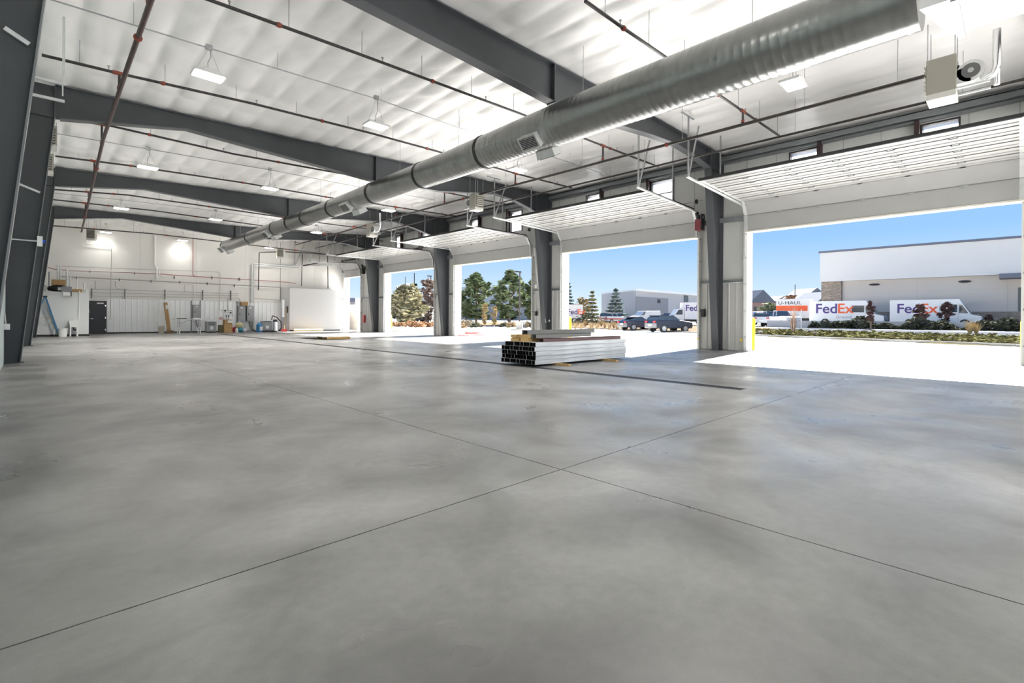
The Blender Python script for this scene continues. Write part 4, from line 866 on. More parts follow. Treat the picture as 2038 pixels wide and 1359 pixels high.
# ---------------------------------------------------------------- background buildings
def gpt(u, d): p = atD(u, 640, d); return (p[0], p[1])
def slab(fp, z0, z1): m = MB(); n = len(fp); m.add([(x, y, z0) for x, y in fp]+[(x, y, z1) for x, y in fp], [tuple(range(n))[::-1], tuple(range(n, 2*n))]+[(i, (i+1) % n, n+(i+1) % n, n+i) for i in range(n)]); return m
L_, C_, R_ = gpt(1197, 106), gpt(1265, 92), gpt(1402, 112); K_ = (L_[0]+R_[0]-C_[0], L_[1]+R_[1]-C_[1])
B = thing('metal_building', 'pale grey metal building with an entrance canopy beyond the parked dark cars', 'building', (C_[0], C_[1], .8))
m = MB(); hz = 6.75; Lm = ((L_[0]+C_[0])/2, (L_[1]+C_[1])/2)
m.add([(*L_, .6), (*C_, .6), (*R_, .6), (*K_, .6), (*L_, 6.5), (*C_, 6.6), (*R_, 6.6), (*K_, 6.5)], [(3,2,1,0),(4,5,6,7),(0,1,5,4),(1,2,6,5),(2,3,7,6),(3,0,4,7)]); wl = m.build('wall', mat('metal_wall_grey', (.40, .40, .41), .5, .1, var=.03, vscale=.2), B)
def onface(a, b, t, z, out=0.0):
    dx, dy = b[0]-a[0], b[1]-a[1]; l = math.hypot(dx, dy); nx, ny = dy/l, -dx/l
    if nx*a[0]+ny*a[1] > 0: nx, ny = -nx, -ny
    return (a[0]+dx*t+nx*out, a[1]+dy*t+ny*out, z)
def quad(a, b, t0, t1, z0, z1, out=.06, dep=.08):
    m = MB(); q = [onface(a, b, t, z, o) for o in (out, out-dep) for t, z in ((t0, z0), (t1, z0), (t1, z1), (t0, z1))]; m.add(q, [(0,1,2,3),(7,6,5,4),(0,4,5,1),(1,5,6,2),(2,6,7,3),(3,7,4,0)]); return m
quad(C_, R_, .0, .42, .7, 5.3).build('dark_panel', mat('metal_panel_dark', (.20, .205, .22), .5), wl); quad(C_, R_, .27, .31, 4.3, 5.0, .1).build('vent', black, wl)
quad(C_, R_, .0, 1, 6.35, 6.75, .5, .8).build('eave_trim', white, B); quad(L_, C_, 0, 1.02, 6.4, 6.7, .1, .2).build('eave_trim', white, B)
quad(C_, R_, .55, .80, 2.7, 3.0, 1.2, 1.2).build('canopy', red, B); quad(C_, R_, .60, .76, .8, 2.7, .08).build('entrance_glass', glassd, wl); quad(C_, R_, .655, .72, 3.3, 6.2, .1).build('tall_window', glassd, wl)
quad(C_, R_, .56, .60, .8, 2.7, 1.0, .5).build('canopy_post', red, B)
a, b = gpt(890, 128), gpt(1080, 118); c2 = (b[0]+18, b[1]+8); d2 = (a[0]+18, a[1]+8)
B = thing('commercial_building', 'long pale building with a tan base behind the pines', 'building', (a[0], a[1], .9)); slab([a, b, c2, d2], 4.2, 8.9).build('upper_wall', MATS['facade_white'], B); slab([a, b, c2, d2], .6, 4.2).build('lower_wall', wt, B)
quad(a, b, 0, 1, 4.1, 4.3, .1).build('band', greyp, B)
a, b = gpt(660, 150), gpt(707, 150); B = thing('commercial_building', 'low building with a grey roof seen through the furthest opening', 'building', (a[0], a[1], 1)); slab([a, b, (b[0]+10, b[1]+12), (a[0]+10, a[1]+12)], .5, 5.6).build('wall', wt, B); slab([a, b, (b[0]+10, b[1]+12), (a[0]+10, a[1]+12)], 5.6, 6.8).build('roof', mat('roof_slate', (.24, .25, .30), .7), B)
a, b = gpt(664, 46), gpt(712, 44); c2 = (b[0]+3, b[1]+4); d2 = (a[0]+3, a[1]+4)
B = thing('trash_enclosure', 'tan block enclosure wall seen through the furthest opening', 'enclosure', (a[0], a[1], 0)); slab([a, b, c2, d2], 0, 2.15).build('block_wall', mat('tan_block', (.30, .265, .23), .8, var=.05), B); slab([(a[0]-.05, a[1]-.05), (b[0], b[1]-.05), c2, d2], 2.15, 2.25).build('wall_cap', mat('cap_beige', (.55, .50, .44), .8), B)
m = MB()
for k in range(1, 8): q = quad(a, b, 0, 1, k*.27, k*.27+.012, .006, .01); m.add(q.v, q.f)
m.build('course_line', mat('mortar', (.33, .30, .27), .9), B)
def house(u, d, w, h, dep, cw_, cr_, lab, ang=.3):
    p = place(u, 640, d); R = thing('house', lab, 'house', (0,0,0), None); m = MB(); m.box(-w/2, w/2, -dep/2, dep/2, 0, h*.6); b = m.build('wall', cw_, R)
    m = MB(); o = .4; m.prism([(-w/2-o, h*.58), (w/2+o, h*.58), (0, h)], 'y', -dep/2-o, dep/2+o); m.build('roof', cr_, R)
    for sx in (-.28, .05, .3): m = MB(); m.box(sx*w-.5, sx*w+.5, -dep/2-.05, -dep/2, h*.3, h*.3+1.3); m.build('window', glassd, b)
    finish(R, p, ang); return R
hw = mat('siding_beige', (.32, .28, .25), .8); hp_ = mat('siding_pink', (.34, .22, .185), .8); hr = mat('shingle_blue_grey', (.13, .15, .18), .9); hr2 = mat('shingle_tan', (.27, .24, .21), .9)
for i, (u, d, w, h, cw_, cr_, lab, an) in enumerate([(1497, 150, 8, 9.0, hp_, hr, 'pinkish distant house just right of the nearest bollard', .8), (1541, 185, 13, 8.8, hw, hr2, 'wide beige distant house with a brownish roof', .7), (1603, 165, 12, 10.6, hw, hr, 'distant house with a blue grey gable left of the stone pier', .7), (1625, 150, 9, 8.6, MATS['siding_pink'], hr, 'distant small gabled house touching the stone pier', .6)]):
    house(u, d, w, h, 9, cw_, cr_, lab, -PI/4-an*0+.2)
hl = MB(); pts = []
hill = MB(); n = 40
for (u0, u1, d, hh, nm, c, lab) in ((640, 800, 330, 11, 'hill', (.50, .34, .27), 'low reddish hill beyond the furthest openings'), (800, 1130, 350, 9, 'hill', (.36, .34, .28), 'low dull green rise beyond the pines')):
    m = MB(); N = 24
    for i in range(N+1):
        u = u0+(u1-u0)*i/N; z = hh*(.55+.45*math.sin(i*.5)*math.sin(PI*i/N))+2
        for dd, zz in ((d, 0), (d+25, z*.8), (d+60, z), (d+120, 0)): q = atD(u, 640, dd); m.v.append((q[0], q[1], zz))
    for i in range(N):
        for j in range(3): a_ = i*4+j; m.f.append((a_, a_+4, a_+5, a_+1))
    struct('terrain_hill', m, mat('hill_%d' % u0, c, .95, var=.15, vscale=.03), smooth=True)
# ---------------------------------------------------------------- poles and posts
def lamp_post(u, d, vt, lab, base=True, r=.07, arm=True):
    p = place(u, 640, d); top = atD(u, vt, d)[2]; R = thing('lamp_post', lab, 'lamp post', p); m = MB(); m.tube([(p[0], p[1], p[2]), (p[0], p[1], top)], r, 10); m.build('pole', mat('pole_bronze', (.03, .028, .028), .7, spec=.1), R)
    if arm: m = MB(); m.box(p[0]-.7, p[0]+.05, p[1]-.15, p[1]+.15, top-.08, top+.06); m.build('lamp_head', black, R)
    if base: m = MB(); m.tube([(p[0], p[1], p[2]), (p[0], p[1], p[2]+.85)], .33, 16); m.build('concrete_base', MATS['kerb_concrete'], R); m = MB(); m.tube([(p[0], p[1], p[2]), (p[0], p[1], p[2]+.14)], .9, 24); m.build('footing', MATS['kerb_concrete'], R)
lamp_post(1034, 47, 541, 'parking-lot lamp post on a round concrete base before the open pine')
lamp_post(824, 78, 546, 'tall thin dark lamp mast behind the olive-yellow tree', base=False, arm=False)
lamp_post(857, 84, 552, 'dark lamp post rising over the bare pinkish tree', base=False)
lamp_post(1582, 100, 557, 'thin pole rising above the pale orange tree', base=False, arm=False)
lamp_post(806, 130, 554, 'thin antenna mast far behind the olive-yellow tree', base=False, arm=False)
p = place(1595, 640, 47); m = MB(); m.tube([(p[0], p[1], p[2]), (p[0], p[1], 2.2)], .04, 6); solo('street_post', m, galv, 'thin street sign post in front of the moving truck', 'post')
p = onZ(935, 655, 0); 
b0 = place(935, 641, 62); m = MB(); m.box(b0[0]-.35, b0[0]+.35, b0[1]-.35, b0[1]+.35, b0[2], b0[2]+.75); solo('utility_box', m, mat('utility_pale', (.62, .68, .64), .6), 'pale square utility box at the edge of the shrub bed', 'box')
b0 = place(1045, 641, 60); m = MB(); m.tube([(b0[0], b0[1], b0[2]), (b0[0], b0[1], b0[2]+.9)], .22, 10); solo('utility_pedestal', m, mat('utility_grey', (.50, .52, .56), .6), 'pale grey utility pedestal right of the lamp post base', 'pedestal')
p = onZ(782, 664.5, 0); m = MB(); m.box(p[0]-.5, p[0]+.5, p[1]-.3, p[1]+.3, 0, .28); solo('concrete_block', m, MATS['kerb_concrete'], 'small beige concrete block lying on the pavement outside', 'block')
# red strapping heap on the pavement
p = onZ(938, 667, 0); R = thing('red_strap_heap', 'tangled red straps and long red bar lying on the pavement', 'straps', p); rng = np.random.RandomState(2)
for k in range(6):
    m = MB(); q = [(p[0]+rng.uniform(-.6, .6), p[1]+rng.uniform(-.8, .8), .04+rng.uniform(0, .16)) for _ in range(5)]; m.tube(q, .025, 5); m.build('strap', red, R)
a, b = onZ(914, 669.5, .05), onZ(964, 667, .05); m = MB(); m.bar(a, b, .08, .06); m.build('red_bar', red, R)
# yellow bollards
for x, y, lab in ((20.15, 7.28, 'nearest yellow bollard, right of the nearest pier'), (20.15, -.06, 'yellow bollard cut off by the right edge of the photo'), (20.2, 16.42, 'yellow bollard right of the second nearest pier, behind the steel stack'), (20.2, 25.65, 'yellow bollard right of the third pier, by the red straps'),
                  (20.2, 34.25, 'yellow bollard right of the furthest pier'), (20.6, 38.6, 'yellow bollard in the furthest opening before the tan enclosure')):
    R = thing('bollard', lab, 'bollard', (x, y, 0), 'yellow bollards beside the door openings'); m = MB(); m.tube([(x, y, 0), (x, y, 1.18), (x, y, 1.24), (x, y, 1.28)], [.085, .085, .065, .02], 20); m.build('sleeve', yellow, R, smooth=True)
    m = MB(); m.tube([(x, y, .0), (x, y, .03)], .10, 16); m.build('base_ring', greyp, R)
# ================================================================ DRAIN, STEEL STACK, PALLETS
R = thing('trench_drain', 'long dark trench drain grate set in the floor', 'drain', (8.81, 20, 0))
m = MB(); m.box(8.665, 8.955, 3.32, 36.2, -.10, -.06); m.box(8.665, 8.69, 3.32, 36.2, -.06, .001); m.box(8.93, 8.955, 3.32, 36.2, -.06, .001); m.box(8.69, 8.93, 3.32, 3.345, -.06, .001); m.build('channel', black, R)
m = MB(); y = 3.36
while y < 36.15: m.box(8.69, 8.93, y, y+.022, -.02, .0); y += .045
m.build('grate', mat('cast_iron', (.05, .05, .055), .5, .5), R)
tube_out = mat('galv_tube', (.62, .64, .66), .42, .35, var=.22, vscale=2.5, stretch=(.5, 4, 4)); tube_shade = mat('tube_inside_shade', (.016, .016, .018), .7)  # shade of tube insides and cut ends put into a near-black colour
s = .104; X0, X1, Y0 = 8.83, 12.78, 8.25; proto = None
rowname = ['bottom', 'second', 'third', 'fourth', 'top']
for rix in range(5):
    for c in range(11):
        if rix == 4 and c >= 10: continue
        y = Y0+c*s*1.045+[0, .0, -.03, .01, .0][rix]; z = .055+rix*s*1.05; dx = [.0, .03, -.02, .0, .02][rix]+random.uniform(-.012, .012)
        if rix == 4: y += .0
        if proto is None:
            T = thing('steel_tube', 'x', 'steel tube', (X0, y, z)); t = .006; m = MB(); L = X1-X0
            m.add([(0,0,0),(L,0,0),(L,s,0),(0,s,0),(0,0,s),(L,0,s),(L,s,s),(0,s,s)], [(3,2,1,0),(4,5,6,7),(0,1,5,4),(2,3,7,6)]); k_ = t
            m.build('outer_wall', tube_out, T, origin=(0,0,0)); m = MB()
            m.add([(0,0,0),(0,s,0),(0,s,s),(0,0,s),(0,k_,k_),(0,s-k_,k_),(0,s-k_,s-k_),(0,k_,s-k_)], [(0,1,5,4),(1,2,6,5),(2,3,7,6),(3,0,4,7)])
            m.add([(L,0,0),(L,s,0),(L,s,s),(L,0,s),(L,k_,k_),(L,s-k_,k_),(L,s-k_,s-k_),(L,k_,s-k_)], [(0,1,5,4),(1,2,6,5),(2,3,7,6),(3,0,4,7)])
            pass
            m.add([(0,k_,k_),(0,s-k_,k_),(0,s-k_,s-k_),(0,k_,s-k_),(L,k_,k_),(L,s-k_,k_),(L,s-k_,s-k_),(L,k_,s-k_)], [(0,1,5,4),(1,2,6,5),(2,3,7,6),(3,0,4,7)]); m.build('inner_wall', tube_shade, T, origin=(0,0,0)); proto = T
        else: T = copy_tree(proto)
        T.location = (X0+dx, y, z)
        T['group'] = 'galvanised steel tubes of the stack, %s layer' % rowname[rix]
        T['label'] = 'square galvanised steel tube, %s from the left in the %s layer of the floor stack' % (ordn((9 if rix == 4 else 10)-c), rowname[rix])
zt = .055+4*s*1.05+s+.002
for i, (x, lab) in enumerate(((9.62, 'wooden batten under the steel tube stack, nearer its open ends'), (11.7, 'wooden batten under the steel tube stack, nearer its far end'))):
    m = MB(); m.box(x, x+.09, 7.85, 9.6, 0, .053); solo('batten', m, wood, lab, 'timber')
for i, (y0, w, z, x0, L, lab) in enumerate(((8.92, .26, 0, 8.9, .55, 'short pale pine board end on the steel stack, lower left'), (8.62, .26, 0, 8.95, .62, 'short pine board on the steel stack, lower right'), (8.95, .22, .09, 8.88, .5, 'pine board lying on top of the lower left board'), (8.60, .34, .09, 8.95, .75, 'wide pine board under the grey channel end'))):
    m = MB(); m.box(x0, x0+L, y0, y0+w, zt+z, zt+z+.085); solo('wooden_board', m, wood, lab, 'timber')
def chan(name, x0, x1, y, z, w, h, m_, lab, yaw=0.0):
    R = thing(name, lab, 'steel channel', (x0, y, z)); t = .012; c, sn = math.cos(yaw), math.sin(yaw); L = x1-x0; m = MB()
    for a in ((0, w, 0, t), (0, t, 0, h), (w-t, w, 0, h)):
        q = [(0, a[0], a[2]), (L, a[0], a[2]), (L, a[1], a[2]), (0, a[1], a[2]), (0, a[0], a[3]), (L, a[0], a[3]), (L, a[1], a[3]), (0, a[1], a[3])]
        m.add([(X*c-Y*sn, X*sn+Y*c, h-Z) for X, Y, Z in q], [(3,2,1,0),(4,5,6,7),(0,1,5,4),(1,2,6,5),(2,3,7,6),(3,0,4,7)])
    m.build('channel_web', m_, R, origin=(0,0,0)); return R
chan('steel_channel', 9.15, 12.55, 8.27, zt, .16, .09, mat('primer_oxide', (.16, .09, .09), .6), 'dark reddish steel channel on the near edge of the stack')
chan('steel_channel', 9.05, 11.3, 8.42, zt+.005+.09, .17, .10, mat('grey_channel', (.22, .22, .21), .5), 'short grey steel channel lying above the reddish channel')
chan('steel_channel', 8.95, 11.9, 8.62, zt+.180, .20, .11, MATS['grey_channel'], 'long grey steel channel topmost on the stack', .04)
p = onZ(655, 681.5, 0)
R = thing('wooden_pallet', 'low wooden pallet with flat metal sheets beyond the steel stack', 'pallet', (11.5, 25.4, 0))
for k in range(3): m = MB(); y = 24.6+k*.6; m.box(10.9, 12.1, y, y+.1, .02, .11); m.build('stringer', wood, R)
for k in range(7): m = MB(); x = 10.92+k*.18; m.box(x, x+.11, 24.5, 26.0, .11, .13); m.build('deck_board', wood, R)
for i, (x0, x1, y0, y1, z) in enumerate(((10.7, 12.2, 24.7, 27.6, .135), (10.5, 11.8, 25.2, 28.2, .155))):
    m = MB(); m.box(x0, x1, y0, y1, z, z+.018); solo('metal_sheet', m, mat('dusty_sheet', (.60, .61, .62), .4, .4, var=.2, vscale=3), ['wide flat metal sheet lying directly on the low pallet', 'upper flat metal sheet on the pallet, reaching towards the back wall'][i], 'metal sheet')
# ================================================================ BACK WALL, DOOR AND FITTINGS
def onB(u, v, off=0.0):
    r = ray(u, v); t = (39.79-off)/(r[1]-.07*r[0]); return (r[0]*t, r[1]*t, r[2]*t+CAMH)
def bbox(m, x0, x1, z0, z1, o0, o1):              # box standing off the back wall
    q = [(x, YB(x)-o, z) for o in (o1, o0) for z in (z0, z1) for x in (x0, x1)]
    return m.add(q, [(0,1,3,2), (4,6,7,5), (0,4,5,1), (1,5,7,3), (3,7,6,2), (2,6,4,0)])
def wallbox(u0, u1, v0, v1, o0, o1):
    a = onB(u0, v1, o1); b = onB(u1, v0, o1); return bbox(MB(), a[0], b[0], a[2], b[2], o0, o1), a, b
# door
m = bbox(MB(), 2.60, 3.50, 0, 2.04, 0, .06); bbox(m, 2.60, 3.50, 2.0, 2.04, .06, .08); dfr = struct('door_1', m, mat('door_frame_dark', (.05, .05, .055), .5))
m = bbox(MB(), 2.68, 3.44, .01, 1.99, .06, .10); dl = m.build('door_leaf', mat('door_charcoal', (.035, .036, .042), .5), dfr)
m = bbox(MB(), 3.02, 3.34, 1.86, 1.93, .10, .15); m.build('door_closer', galvl, dl)
m = bbox(MB(), 2.72, 2.84, .92, .95, .10, .16); m.build('door_handle', chrome, dl)
for z in (.25, 1.0, 1.75): m = bbox(MB(), 3.41, 3.46, z-.05, z+.05, .10, .115); m.build('hinge', chrome, dl)
m = bbox(MB(), 2.60, 2.68, 1.30, 1.50, .061, .075); m.build('notice', mat('notice_green', (.25, .50, .38), .6), dfr)
# partition room at the left with things on its roof
pr = MB(); pr.add([(-.46, 36.35, 0), (2.41, 36.35, 0), (2.60, 40.0, 0), (-.46, 40.0, 0), (-.46, 36.35, 2.42), (2.41, 36.35, 2.42), (2.60, 40.0, 2.42), (-.46, 40.0, 2.42)], [(3,2,1,0),(4,5,6,7),(0,1,5,4),(1,2,6,5),(2,3,7,6),(3,0,4,7)])
struct('wall_partition', pr, mat('painted_board', (.70, .715, .715), .6)); pb = MB(); pb.box(-.46, 2.43, 36.325, 36.349, 0, .10); struct('baseboard_partition', pb, rubber)
YP = 36.3
def onP(u, v, off=0.0): return onY(u, v, YP-off)
def pbx(u0, u1, v0, v1, d0, d1):
    a = onY(u0, v1, YP-d1); b = onY(u1, v0, YP-d1); m = MB(); m.box(a[0], b[0], YP-d1, YP-d0, a[2], b[2]); return m
R = thing('ladder', 'blue folding step ladder leaning open by the left white room', 'ladder', (1.0, 36.0, 0))
top = onY(90, 605, 35.95); bot = onZ(119, 683.5); botL = (onZ(66, 683.5)[0]-.0, bot[1], 0)
for dy in (-.0, .42):
    m = MB(); m.bar((bot[0], bot[1]+dy-.2, 0), (top[0], top[1]+dy*.5, top[2]), .07, .03, up=(0,1,0)); m.build('rail', mat('ladder_blue', (.04, .17, .33), .5), R)
    m = MB(); m.bar((top[0]-.75, bot[1]+dy-.2, 0), (top[0]-.03, top[1]+dy*.5, top[2]), .05, .03, up=(0,1,0)); m.build('rear_rail', MATS['ladder_blue'], R)
for k in range(1, 7): t = k/7; x = bot[0]+(top[0]-bot[0])*t; z = top[2]*t; m = MB(); m.box(x-.04, x+.04, bot[1]-.2+(top[1]-bot[1]+.2)*t, bot[1]+.22+(top[1]-bot[1]-.01)*t, z-.012, z+.012); m.build('step', galvl, R)
m = MB(); m.box(top[0]-.10, top[0]+.07, top[1]-.05, top[1]+.26, top[2]-.02, top[2]+.05); m.build('top_cap', black, R)
m = MB(); m.bar((top[0]-.42, bot[1]-.2, 1.02), (bot[0]-.26, bot[1]-.2, 1.02), .02, .015); m.build('spreader', wood, R)
p = onZ(125.5, 684); m = MB(); m.tube([(p[0], p[1], 0), (p[0], p[1], .42)], [.17, .20], 20); m.tube([(p[0], p[1], .40), (p[0], p[1], .43)], [.215, .215], 20); solo('bucket', m, white, 'white plastic bucket at the foot of the blue ladder', 'bucket', smooth=True)
R = thing('utility_sink', 'white standing utility sink against the left white room', 'sink', (1.9, 36.0, 0)); a = onY(137, 655, 35.75); b = onY(158, 655, 35.75); x0, x1 = a[0], b[0]
m = MB(); m.add([(x0+.06, 35.7, .50), (x1-.06, 35.7, .50), (x1-.06, 36.2, .50), (x0+.06, 36.2, .50), (x0, 35.62, .86), (x1, 35.62, .86), (x1, 36.28, .86), (x0, 36.28, .86)], [(3,2,1,0),(4,5,6,7),(0,1,5,4),(1,2,6,5),(2,3,7,6),(3,0,4,7)]); m.build('basin', white, R)
m = MB(); m.box(x0+.07, x1-.07, 35.7, 36.15, .80, .862); 
for x in (x0+.05, x1-.09):
    for y in (35.68, 36.18): m = MB(); m.box(x, x+.05, y, y+.05, 0, .52); m.build('leg', white, R)
m = MB(); m.tube([((x0+x1)/2, 35.95, .5), ((x0+x1)/2, 35.95, .34), ((x0+x1)/2+.06, 35.95, .32), ((x0+x1)/2+.08, 36.2, .38)], .03, 8); m.build('drain_trap', black, R)
m = MB(); m.tube([((x0+x1)/2, 36.2, .86), ((x0+x1)/2, 36.2, 1.0), ((x0+x1)/2, 36.0, 1.02)], .015, 8); m.build('faucet', chrome, R)
a = onP(157, 657); b = onP(157.5, 596); m = MB(); m.tube([(a[0], YP, .95), (b[0], YP, 2.5)], .028, 8); solo('supply_pipe', m, white, 'white supply pipe rising beside the utility sink', 'pipe')
R = thing('exhaust_box', 'small white vent box under the roof edge of the left white room', 'vent', (1.6, 36.2, 2.1)); pbx(125, 140, 588+7, 602, 0, .2).build('housing', white, R); pbx(140, 142, 594, 603, 0, .22).build('side_grille', black, R)
# things lying on the partition roof (z = 2.42)
def slb(name, u0, u1, y0, y1, z0, h, m_, lab, cat):
    a = onY(u0, 590, y0); b = onY(u1, 590, y0); m = MB(); m.box(a[0], b[0], y0, y1, z0, z0+h); return solo(name, m, m_, lab, cat)
slb('storage_case', 84, 93, 36.5, 37.3, 2.42, .34, mat('case_grey', (.45, .47, .47), .6), 'pale grey case on the left room roof, left of the black sack', 'case')
R = thing('black_sack', 'bulging black sack lying on the left room roof under a cardboard box', 'bag', (1.1, 37, 2.42)); a = onY(92, 590, 36.8)[0]; b = onY(140, 590, 36.8)[0]; m = MB(); m.ball(((a+b)/2, 36.9, 2.60), (b-a)/2, .35, .19, 20, 10); m.build('sack_body', rubber, R, smooth=True)
m = MB(); m.box((a+b)/2-.05, (a+b)/2+.32, 36.52, 36.545, 2.5, 2.66); m.build('paper_label', white, R)
slb('cardboard_box', 102, 130, 36.7, 37.2, 2.785, .30, card, 'brown cardboard box on top of the black sack', 'box')
slb('dark_roll', 122, 142, 36.45, 36.7, 2.42, .30, greyp, 'dark grey roll beside the black sack on the left room roof', 'roll')
slb('tan_carton', 141, 163, 36.5, 36.8, 2.42, .17, card, 'long flat tan carton at the right of the dark roll', 'box')
slb('white_carton', 169, 177.5, 36.5, 36.9, 2.42, .18, white, 'small white carton at the corner of the left room roof', 'box')
for i, (u, v0, v1, r_, y) in enumerate(((114, 541, 574, .05, 38.2), (118.5, 541, 572, .05, 38.2), (132, 549, 583, .055, 38.0), (138.5, 564, 586, .05, 37.8), (152, 569, 588, .04, 38.0), (166.5, 577, 596, .055, 37.2), (96.5, 555, 580, .03, 38.2))):
    a = onY(u, v1, y); b = onY(u, v0, y); m = MB(); m.tube([(a[0], y, 2.42), (a[0], y, b[2])], r_, 10)
    solo('vent_pipe', m, white if i != 6 else greyp, '%s upright pipe on the left white room roof' % ['left of the tallest pair of white', 'right of the tallest pair of white', 'tall white', 'mid-height white', 'thin short white', 'rightmost short white', 'thin grey leftmost'][i], 'pipe')
# white room in the right corner
wr = MB(); wr.add([(14.62, 39.95, 0), (18.75, 39.95, 0), (18.75, 41.15, 0), (14.22, 40.72, 0), (14.62, 39.95, 3.40), (18.75, 39.95, 3.40), (18.75, 41.15, 3.40), (14.22, 40.72, 3.40)], [(3,2,1,0),(4,5,6,7),(0,1,5,4),(1,2,6,5),(2,3,7,6),(3,0,4,7)])
struct('wall_corner_room', wr, mat('bright_board', (.60, .60, .61), .6)); b2 = MB(); b2.box(14.62, 18.75, 39.93, 39.949, 0, .09); struct('baseboard_corner_room', b2, rubber)
p = onZ(612, 666.3); R = thing('foam_roll', 'long tan wrapped roll lying in front of the white corner room', 'roll', (16, 39.5, 0)); a, b = onY(585, 664, 39.3), onY(643, 662, 39.5); m = MB(); m.tube([(a[0], 39.3, .10), (b[0], 39.55, .10)], .09, 14); m.build('roll_body', mat('kraft_tan', (.62, .48, .26), .8), R, smooth=True)
# wall pipes and conduits : (name, points (u,v), radius, offset, material, label)
red_t = redpipe; wpipe = mat('pvc_white', (.80, .79, .77), .4); gcon = mat('conduit_grey', (.50, .50, .49), .45, .3); brn = mat('pipe_warm_grey', (.38, .36, .34), .5)  # warm grey for the long grey pipe and the manifold drop
PIP = [('conduit', [(107, 543.5), (433, 550.5), (437, 553), (437, 626)], .018, .05, gcon, 'thin grey conduit highest of the long horizontal runs on the back wall'),
       ('red_tubing', [(93, 546), (107, 550), (135, 552), (261, 554.5), (311, 556), (385, 560), (500, 565), (570, 568.5), (588, 571)], .022, .07, red_t, 'long thin red tube sagging along the back wall'),
       ('red_tubing', [(382, 484), (382.5, 556), (386, 560)], .022, .07, red_t, 'vertical red tube coming down the middle of the back wall'),
       ('conduit', [(133, 551), (300, 554)], .030, .12, wpipe, 'short white pipe just under the start of the red tube'),
       ('water_pipe', [(113, 564), (151, 565), (311, 570.5), (559, 579)], .030, .10, brn, 'long grey pipe running below the red tube across the back wall'),
       ('water_pipe', [(125, 568), (151, 568.5), (311, 573.5), (540, 581)], .030, .10, wpipe, 'long white pipe directly under the long grey pipe'),
       ('vent_pipe', [(305.6, 480), (305.6, 538), (310.5, 545), (310.5, 568)], .05, .12, wpipe, 'thick white pipe with a jog dropping to the horizontal pipes'),
       ('vent_pipe', [(315, 549), (315, 557), (321, 561), (330, 561.5)], .04, .10, wpipe, 'short curved white pipe right of the jogged thick pipe'),
       ('gas_pipe', [(548, 508.5), (514, 510.5), (513.6, 585)], .04, .45, blackpipe, 'black pipe turning down and ending in mid wall near the corner heater'),
       ('gas_pipe', [(566, 508), (650, 512), (652, 580)], .04, .45, blackpipe, 'black pipe running to the white corner room at the right'),
       ('gas_pipe', [(600, 512), (599, 576)], .03, .30, blackpipe, 'thin black pipe dropping behind the white corner room'),
       ('conduit', [(168, 490), (168, 499), (216, 503), (220, 507), (220, 644)], .020, .05, gcon, 'grey conduit looping from the left heater down to the light switch'),
       ('conduit', [(181, 588.5), (205, 588), (474, 593)], .022, .06, gcon, 'upper of three grey conduits just above the ribbed liner'),
       ('conduit', [(181, 595), (474, 597)], .022, .06, gcon, 'middle of three grey conduits just above the ribbed liner'),
       ('conduit', [(181, 602), (474, 601.5), (477, 604), (477, 612)], .022, .06, gcon, 'lowest of three grey conduits just above the ribbed liner'),
       ('conduit', [(189, 572), (189, 588), (192, 590)], .020, .06, gcon, 'left short grey conduit drop above the dark door'),
       ('conduit', [(229, 572), (229, 583), (232, 587), (255, 588)], .020, .06, gcon, 'right short grey conduit drop above the ribbed liner'),
       ('conduit', [(366.5, 576), (366.5, 590), (380, 591)], .018, .06, gcon, 'short grey conduit drop left of the single electrical panel'),
       ('conduit', [(368, 576), (382, 576.5), (384, 579), (384, 616)], .018, .06, gcon, 'grey conduit bending down into the single electrical panel'),
       ('electrical_conduit', [(500, 611), (500, 535), (503, 532.5), (594, 537)], .05, .10, galvl, 'left of two thick conduits rising from the twin panels'),
       ('electrical_conduit', [(503.5, 611), (503.5, 539), (506, 536.5), (594, 540)], .05, .10, galvl, 'right of two thick conduits rising from the twin panels'),
       ('conduit', [(453, 600), (453, 626)], .02, .08, brn, 'short grey pipe dropping to the meter manifold'),
       ('conduit', [(505, 602), (557, 604)], .018, .05, gcon, 'thin conduit running right from the thick conduits to the corner room')]
for nm, px, r_, off, m_, lab in PIP:
    if max(v for u, v in px) > 607: off = max(off, .10+r_)
    q = [onB(u, v, off) for u, v in px]; m = MB(); m.tube(q, r_, 8); solo(nm, m, m_, lab, 'pipe', smooth=True)
for u in (182, 248, 328, 403, 459): m, a, b = wallbox(u-.7, u+.7, 587, 606, 0, .10); solo('strut_rail', m, mat('strut_dark', (.10, .10, .10), .5), '%s of five short dark strut rails holding the three conduits above the liner' % {182: 'leftmost', 248: 'second', 328: 'middle', 403: 'fourth', 459: 'rightmost'}[u], 'bracket', 'strut rails above the liner')
for u, v in ((151, 566.5), (237, 569), (178, 552.5), (267, 555), (300, 571), (346, 562.5), (357, 572), (412, 574), (466, 577), (421, 562), (476, 564)): m, a, b = wallbox(u-.8, u+.8, v-2.5, v+2.5, 0, .14); solo('pipe_clamp', m, MATS['strut_dark'], 'small dark clamp on the %s, %s from the left' % ('red wall tube' if (u, v) in ((178, 552.5), (267, 555), (346, 562.5), (421, 562), (476, 564)) else 'grey and white wall pipes', ordn(sorted(q[0] for q in ((178, 552.5), (267, 555), (346, 562.5), (421, 562), (476, 564))).index(u) if (u, v) in ((178, 552.5), (267, 555), (346, 562.5), (421, 562), (476, 564)) else [151, 237, 300, 357, 412, 466].index(u))), 'clamp', 'pipe clamps on the back wall')
m, a, b = wallbox(217, 222, 644, 649, 0, .12); solo('light_switch', m, white, 'small white switch box on the liner right of the dark door', 'switch')
